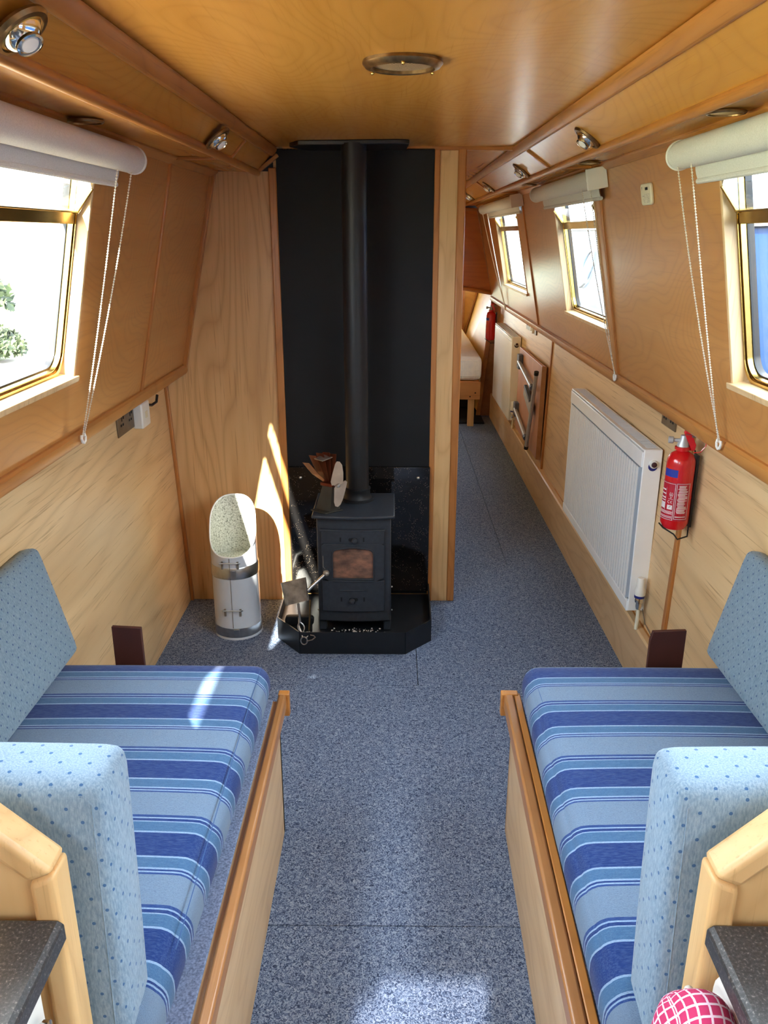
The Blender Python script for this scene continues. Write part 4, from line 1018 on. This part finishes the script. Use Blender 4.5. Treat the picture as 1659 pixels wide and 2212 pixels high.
# ------------------------------------------------------------------ fire extinguishers
def extinguisher(x, y, zb, label, detail):
    root = thing('fire_extinguisher', label, 'fire extinguisher', (x, y, zb), 'red fire extinguishers')
    r = .043
    MB().lathe([(r * .45, 0), (r * .8, .004), (r, .022), (r, .215), (r * .96, .228), (r * .78, .244), (r * .42, .254), (r * .42, .268), (.0, .268)], (x, y, zb), (0, 0, 1), 36).build('bottle', 'red_paint', root)
    MB().lathe([(.024, 0), (.024, .008), (.018, .010)], (x, y, zb + .258), (0, 0, 1), 24).build('neck_ring', 'red_paint', root)
    MB().lathe([(.019, 0), (.017, .012), (.012, .022), (.010, .036), (.0, .038)], (x, y, zb + .266), (0, 0, 1), 20).build('valve', 'aluminium', root)
    MB().tube([(x, y, zb + .285), (x - .030, y + .01, zb + .285)], .006, 12).build('nozzle', 'aluminium', root)
    MB().tube([(x - .028, y + .009, zb + .285), (x - .043, y + .013, zb + .285)], .011, 12).build('nozzle_nut', 'aluminium', root, .002)
    MB().bar((x - .002, y - .004, zb + .318), (x + .042, y - .020, zb + .325), .014, .005).build('top_lever', 'red_paint', root, .002)
    MB().prism([(0, .326), (.016, .322), (.020, .305), (.034, .275), (.032, .258), (.020, .256), (.016, .272), (.004, .295), (-.004, .312)], lambda p: (x + p[0], y - .012 - p[0] * .2, zb + p[1]), lambda p: (x + p[0], y - .002 - p[0] * .2, zb + p[1])).build('carry_handle', 'red_paint', root, .002)
    MB().tube([(x + .0, y - .014, zb + .308), (x + .052, y - .028, zb + .307)], .0012, 6).build('safety_pin', 'steel', root)
    MB().tube([(x + .018, y - .016, zb + .302), (x + .044, y - .025, zb + .302)], .0035, 8).build('pin_barrel', 'steel', root)
    MB().tube([(x + .048, y - .028, zb + .318), (x + .058, y - .030, zb + .300), (x + .058, y - .030, zb + .275), (x + .046, y - .028, zb + .256), (x + .026, y - .022, zb + .252)], .0016, 6).build('pin_tether', 'red_paint', root)
    # printed panels wrapped on the bottle
    def wrap(a0, a1, z0, z1, mat, name, rr_=.0004, n=8):
        m = MB(); L0 = []; 
        for k in range(n + 1):
            a = R(a0 + (a1 - a0) * k / n); L0.append((math.sin(a), -math.cos(a)))
        vs = []
        for z in (z0, z1):
            for q in (r + rr_, r + rr_ - .0003): vs += [(x + c[0] * q, y + c[1] * q, zb + z) for c in L0]
        m2 = len(L0); fs = []
        for k in range(n): fs += [(k, k + 1, 2 * m2 + k + 1, 2 * m2 + k)]
        m.verts_faces(vs, fs); return m.build(name, mat, root)
    A0 = -24   # towards the viewer
    wrap(A0 - 66, A0 - 2, .176, .200, 'blue_print', 'blue_label')
    if detail:
        def frame(a0, a1, z0, z1, t=.0012):
            ta = 1.8
            m = [(a0, a1, z0, z0 + t), (a0, a1, z1 - t, z1), (a0, a0 + ta, z0, z1), (a1 - ta, a1, z0, z1)]
            for q in m: wrap(q[0], q[1], q[2], q[3], 'white_print', 'print_border', .0008)
        wrap(A0 - 78, A0 + 58, .036, .160, 'red_print', 'print_ground', .0004)
        frame(A0 - 74, A0 - 4, .038, .156); frame(A0 + 0, A0 + 55, .042, .158)
        z = .150; random.seed(5)
        while z > .060:
            wrap(A0 + 6 + random.uniform(0, 5), A0 + 50 - random.uniform(0, 14), z, z + .0018, 'white_print', 'print_line', .0008); z -= .0034
        wrap(A0 - 72, A0 - 46, .130, .1345, 'white_print', 'print_line', .0008)
        wrap(A0 - 72, A0 - 44, .118, .122, 'white_print', 'print_line', .0008)
        wrap(A0 - 72, A0 - 44, .105, .109, 'white_print', 'print_line', .0008)
        wrap(A0 - 72, A0 - 44, .097, .100, 'white_print', 'print_line', .0008)
        wrap(A0 - 72, A0 - 44, .072, .092, 'white_print', 'print_box', .0008)
        wrap(A0 - 32, A0 - 10, .072, .086, 'white_print', 'print_box', .0008)
        wrap(A0 - 44, A0 - 43, .068, .140, 'white_print', 'print_border', .0008)
        for zz in (.064, .0605, .057, .048, .044): wrap(A0 - 72, A0 - 8, zz, zz + .0016, 'white_print', 'print_line', .0008)
        wrap(A0 + 4, A0 + 48, .049, .0515, 'white_print', 'print_line', .0008)
        # CE mark and kite mark as raised print
        def glyph(pts, mat='white_print', rad=.0007):
            m = MB(); m.tube([(x + math.sin(R(a)) * (r + .0009), y - math.cos(R(a)) * (r + .0009), zb + z_) for a, z_ in pts], rad, 5); m.build('print_mark', mat, root)
        c = A0 - 25
        glyph([(c - 1 + 5 * math.cos(R(t_)), .0965 + .0042 * math.sin(R(t_))) for t_ in range(60, 301, 30)])
        glyph([(c + 11 + 5 * math.cos(R(t_)), .0965 + .0042 * math.sin(R(t_))) for t_ in range(60, 301, 30)])
        glyph([(c + 6, .0965), (c + 11, .0965)])
        glyph([(c + 6, .108), (c - 1, .121), (c + 1, .127), (c + 6, .125), (c + 11, .127), (c + 13, .121), (c + 6, .108)])
        glyph([(c + 3, .117), (c + 9, .122)]); glyph([(c + 9, .117), (c + 3, .122)])
        glyph([(c - 4, .106), (c + 15, .106)])
        glyph([(A0 - 26, .076), (A0 - 20, .083), (A0 - 21, .078), (A0 - 15, .084)], 'slot_black', .0004)
    # wall bracket of black wire with backplate
    m = MB()
    m.tube([(x + .046, y + .02, zb + .25), (x + .052, y + .02, zb + .225), (x + .052, y + .01, zb - .012), (x + .040, y - .02, zb - .022), (x + .0, y - .048, zb - .022), (x - .012, y - .045, zb - .006), (x - .040, y - .022, zb + .008), (x - .047, y, zb + .016)], .0024, 8)
    m.build('bracket_wire', 'black_plastic', root)
    MB().box(x + .044, x + .052, y - .012, y + .02, zb + .005, zb + .24).build('bracket_plate', 'black_plastic', root, .001)
    return root
extinguisher(.900, 2.44, .735, 'red fire extinguisher in a black wire bracket by the ribbed radiator', True)
extinguisher(.885, 7.42, .72, 'red fire extinguisher half hidden behind the far flat radiator', False)

# ------------------------------------------------------------------ sockets, switches, hooks, alarm
def plate(y0, y1, z0, z1, sg, label, name='wall_socket', holes=2, mat='dark_grey_plate'):
    zc = (z0 + z1) / 2; xw = PX[sg][0] + (PX[sg][1] - PX[sg][0]) * zc / 1.06
    root = thing(name, label, 'socket', (xw, (y0 + y1) / 2, zc))
    MB().box(min(xw, xw - sg * .006), max(xw, xw - sg * .006), y0, y1, z0, z1).build('face_plate', mat, root, .0015)
    w = (y1 - y0) / holes
    for k in range(holes):
        yc = y0 + w * (k + .5)
        for dy, dz, hw, hh in ((0, .014, .004, .007), (-.011, -.006, .006, .004), (.011, -.006, .006, .004), (.018, .022, .006, .009)):
            MB().box(min(xw - sg * .006, xw - sg * .0068), max(xw - sg * .006, xw - sg * .0068), yc + dy - hw, yc + dy + hw, zc + dz - hh, zc + dz + hh).build('aperture', 'slot_black', root, 0, False)
    return root, xw
plate(2.80, 2.99, .935, 1.022, -1, 'bronze faced double socket under the left gunwale moulding')
o = thing('plug_adaptor', 'white plug in adaptor block beside the bronze socket', 'adaptor', (-.97, 3.04, .96))
MB().box(-.974, -.935, 2.985, 3.085, .925, 1.02).build('body', 'white_plastic', o, .006); MB().box(-.936, -.934, 3.02, 3.05, .96, .985).build('aperture', 'cream_plastic', o)
MB().box(-.974, -.955, 3.085, 3.125, .955, 1.02).build('side_block', 'cream_plastic', o, .003)
o = thing('coat_hook', 'small black double hook under the left gunwale moulding', 'hook', (-.974, 3.16, .99))
MB().box(-.977, -.970, 3.148, 3.168, .950, 1.01).build('back_plate', 'black_plastic', o, .002)
MB().tube([(-.972, 3.158, .985), (-.955, 3.18, .978), (-.945, 3.215, .985), (-.944, 3.23, 1.01)], .0055, 8).build('upper_hook', 'black_plastic', o)
plate(2.70, 2.845, .985, 1.050, 1, 'bronze faced double socket above the ribbed radiator end')
plate(5.76, 5.92, .985, 1.060, 1, 'small bronze socket below the far window')
o = thing('light_switch', 'white and bronze switch plates beside the small bronze socket', 'switch', (.96, 5.58, 1.02))
MB().box(.950, .968, 5.60, 5.69, .985, 1.065).build('face_plate', 'white_plastic', o, .003); MB().box(.958, .968, 5.49, 5.55, .985, 1.055).build('face_plate', 'dark_grey_plate', o, .002); MB().box(.945, .95, 5.63, 5.66, 1.0, 1.05).build('rocker', 'white_enamel', o, .001)
# small white alarm sensor on the sloping side
al = thing('alarm_sensor', 'small white sensor plate with printed text between the two right windows', 'sensor', RS(2.62, RS.v(1.737), 0))
va, vb_ = RS.v(1.708), RS.v(1.765)
MB().prism(rrect(2.575, 2.675, va - .002, vb_ + .002, .012), lambda p: RS(p[0], p[1], -.010), lambda p: RS(p[0], p[1], 0)).build('case', 'cream_plastic', al, .003)
for k in range(6): MB().box(2.588, 2.60 + .06 * random.uniform(.6, 1), va + .006 + k * .0045, va + .0078 + k * .0045, -.0106, -.0098, fn=RS).build('print_line', 'ash_grey', al, 0, False)
MB().box(2.60, 2.625, vb_ - .017, vb_ - .009, -.0106, -.0098, fn=RS).build('slot', 'slot_black', al, 0, False)
MB().box(2.655, 2.66, vb_ - .02, vb_ - .006, -.0106, -.0098, fn=RS).build('slot', 'ash_grey', al, 0, False)

# ------------------------------------------------------------------ folded table leaning on the corridor wall
tb = thing('folded_table', 'folded wooden table with aluminium legs leaning on the corridor wall', 'table', (.93, 5.5, .228))
MB().loft([[(.915, 4.98, .272), (.938, 4.965, .272), (.938, 5.90, .272), (.915, 5.90, .272)], [(.921, 4.98, .858), (.943, 4.965, .858), (.943, 5.90, .858), (.921, 5.90, .858)]]).build('table_top', 'veneer_board', tb, .002, False)
MB().loft([[(.9140, 4.978, .272), (.9395, 4.962, .272), (.9395, 4.972, .272), (.914, 4.988, .272)], [(.920, 4.978, .860), (.9445, 4.962, .860), (.9445, 4.972, .860), (.920, 4.988, .860)]]).build('edge_strip', 'cap_oak', tb, 0, False)
for z, z2, ya, yb_ in ((.775, .702, 5.74, 5.17), (.425, .345, 5.80, 5.30)):
    MB().tube([(.895, ya, z), (.893, yb_, z2)], .014, 12).build('cross_leg', 'aluminium', tb)
    MB().tube([(.893, yb_, z2), (.893, yb_ - .035, z2 - .006)], .017, 12).build('leg_cap', 'grey_plastic', tb)
    MB().box(.888, .918, ya - .03, ya + .05, z - .05, z + .05).build('leg_bracket', 'grey_plastic', tb, .003)
MB().tube([(.893, 5.02, .80), (.890, 5.21, .30)], .013, 12).build('long_leg', 'aluminium', tb)
for p in ((.893, 5.02, .80), (.890, 5.21, .30)): MB().tube([Vector(p), Vector(p) + Vector((0, .008 if p[2] < .5 else -.008, -.02 if p[2] < .5 else .02))], .015, 12).build('leg_cap', 'black_plastic', tb)
MB().bar((.897, 5.42, .635), (.897, 5.13, .555), .022, .075).build('latch_box', 'aluminium', tb, .004)
MB().bar((.895, 5.40, .665), (.895, 5.17, .605), .024, .02).build('latch_lever', 'grey_plastic', tb, .003)

# ------------------------------------------------------------------ bed
bd = thing('bed_base', 'pine bed base on square legs at the end of the corridor', 'bed', (.55, 7.6, 0))
MB().box(.29, .778, 7.08, 7.11, .245, .40).build('end_board', 'bed_pine', bd, .003)
MB().box(.745, .775, 7.11, 9.45, .30, .40).build('side_board', 'bed_pine', bd, .002)
MB().box(.31, .76, 7.10, 9.45, .385, .408).build('slatted_top', 'bed_pine', bd, 0)
for x, y_ in ((.705, 7.13), (.33, 7.13), (.70, 9.3), (.33, 9.3)): MB().box(x - .027, x + .027, y_ - .025, y_ + .025, 0, .30).build('leg', 'pale_oak', bd, .003)
for x, z in ((.735, .305), (.69, .272)): MB().lathe([(.006, 0), (.006, .003), (0, .004)], (x, 7.08, z), (0, -1, 0), 10).build('screw', 'slot_black', bd)
mc = Vector((.535, 8.27, .513))
def mfn(p):
    q = Vector(p); yy = (q.y + 1.19) / 2.38
    q.z += .035 * yy + (.004 * math.sin(q.y * 2 * math.pi / .045) if q.z > .05 else 0)
    return mc + q
mt = cushion('mattress', 'mattress_white', (.50, 2.38, .205), .045, (12, 160, 10), (.004, .004, .02), mfn); tag(mt, 'white quilted mattress on the pine bed base', 'mattress')
MB().tube([(.30, 7.083, .585), (.74, 7.083, .582), (.776, 7.12, .58), (.782, 7.6, .588), (.785, 8.5, .605)], .006, 8).build('piping', 'mattress_white', mt)
m = MB()
for x in (.45, .62, .72): m.tube([(x, 7.078, .43), (x, 7.074, .50), (x, 7.078, .575)], .0025, 5)
for z in (.455, .505): m.tube([(.29, 7.077, z), (.77, 7.077, z)], .0025, 5)
m.build('quilting', 'white_enamel', mt)
o = MB().box(.30, .84, 7.20, 8.1, .0005, .012).build('floor_mat', 'black_mat', None, .002); tag(o, 'black rubber edged mat under the bed', 'mat')
o = MB().box(.34, .80, 7.85, 8.4, .013, .20).build('storage_box', 'black_plastic', None, .01); tag(o, 'dark storage box under the bed', 'box')

# ------------------------------------------------------------------ outside: neighbouring boat, bank, water, hedge
wa = MB().box(-6, 14, -20, 30, -.62, -.60).build('canal_water', 'canal_water', smooth=False); tag(wa, 'canal water around the boat', 'water', None, 'structure')
bk = MB().prism([(-30, -.7), (-1.7, -.7), (-1.7, .25), (-2.6, .30), (-30, .9)], lambda p: (p[0], -20, p[1]), lambda p: (p[0], 30, p[1])).build('ground_bank', 'grass', smooth=False); tag(bk, 'sunlit grassy canal bank outside the left window', 'ground', None, 'structure')
MB().box(-4.6, -1.72, -20, 30, .26, .335).build('towpath', 'bank_path', bk, 0, False)
nb = thing('neighbour_boat', 'blue painted narrowboat moored outside the right windows', 'boat', (2.4, 3, -.6))
def along(pts, a, b, nm, mt): return MB().prism(pts, lambda p: (p[0], a, p[1]), lambda p: (p[0], b, p[1])).build(nm, mt, nb, 0, False)
along([(1.55, -.6), (1.45, .75), (1.48, 1.02), (1.62, 1.02), (1.62, -.6)], -6, 9, 'hull', 'boat_dark_blue')
along([(1.60, 1.02), (1.78, 1.66), (1.82, 1.66), (1.64, 1.02)], -6, 5.2, 'cabin_side', 'boat_blue')
along([(1.60, 1.02), (1.78, 1.66), (1.82, 1.66), (1.64, 1.02)], 5.2, 9, 'cabin_side', 'boat_pale_blue')
along([(1.76, 1.66), (1.78, 1.70), (2.5, 1.78), (2.5, 1.66)], -6, 9, 'roof', 'boat_white')
along([(1.592, 1.02), (1.598, 1.04), (1.64, 1.04), (1.64, 1.02)], -6, 9, 'rubbing_strip', 'boat_white')
for y_ in (1.9, 4.4, 7.3):
    MB().tube([Vector((1.672, y_ + .16 * math.cos(k * .3927), 1.34 + .15 * math.sin(k * .3927))) + Vector((.28 * .15 * math.sin(k * .3927), 0, 0)) for k in range(16)], .010, 8, closed=True).build('porthole_rim', 'boat_pale_blue', nb)
    MB().lathe([(.14, 0), (.14, .006)], (1.688, y_, 1.34), (-1, 0, .27), 24).build('porthole_glass', 'boat_white' if y_ > 5 else 'boat_dark_blue', nb)
for y_ in (2.2, 3.4, 4.6): MB().tube([(1.85, y_, 1.70), (1.85, y_, 1.95)], .012, 8).build('rail_post', 'boat_white', nb)
MB().tube([(1.85, -1, 1.95), (1.85, 6, 1.95)], .012, 8).build('handrail', 'boat_white', nb)
o = thing('roof_box', 'pale blue box on the roof of the neighbouring boat', 'box', (2.2, 3.4, 1.74))
MB().box(2.0, 2.5, 2.6, 4.4, 1.72, 2.25).build('body', 'boat_blue', o, .02)
MB().box(1.98, 2.52, 2.58, 4.42, 2.25, 2.28).build('lid', 'boat_pale_blue', o, .01)
# leafy bushes on the bank
for (bx_, by_, br_, lb) in ((-4.3, 8.7, .36, 'rounded green bush on the bank, nearer of the two'), (-7.9, 13.9, 1.45, 'rounded green bush on the bank, farther off')):
    root = thing('bush', lb, 'bush', (bx_, by_, .4)); random.seed(int(by_ * 10))
    m = MB()
    for k in range(1500):
        a, b = random.uniform(0, 6.283), math.acos(random.uniform(-.1, 1)); q = br_ * random.uniform(.75, 1)
        c = Vector((bx_ + q * math.sin(b) * math.cos(a), by_ + q * math.sin(b) * math.sin(a), .45 + q * .7 * math.cos(b)))
        u = Vector((random.uniform(-1, 1), random.uniform(-1, 1), random.uniform(-1, 1))).normalized(); w = u.orthogonal().normalized(); s_ = .05 + .05 * br_
        m.verts_faces([c - u * s_, c + w * s_ * .5, c + u * s_, c - w * s_ * .5], [(0, 1, 2, 3)])
    m.build('foliage', 'leaf', root, 0, False, kind='stuff')
    MB().tube([(bx_, by_, .4), (bx_, by_, 1.0)], .08, 8).build('stem', 'oak_trim_upright', root)
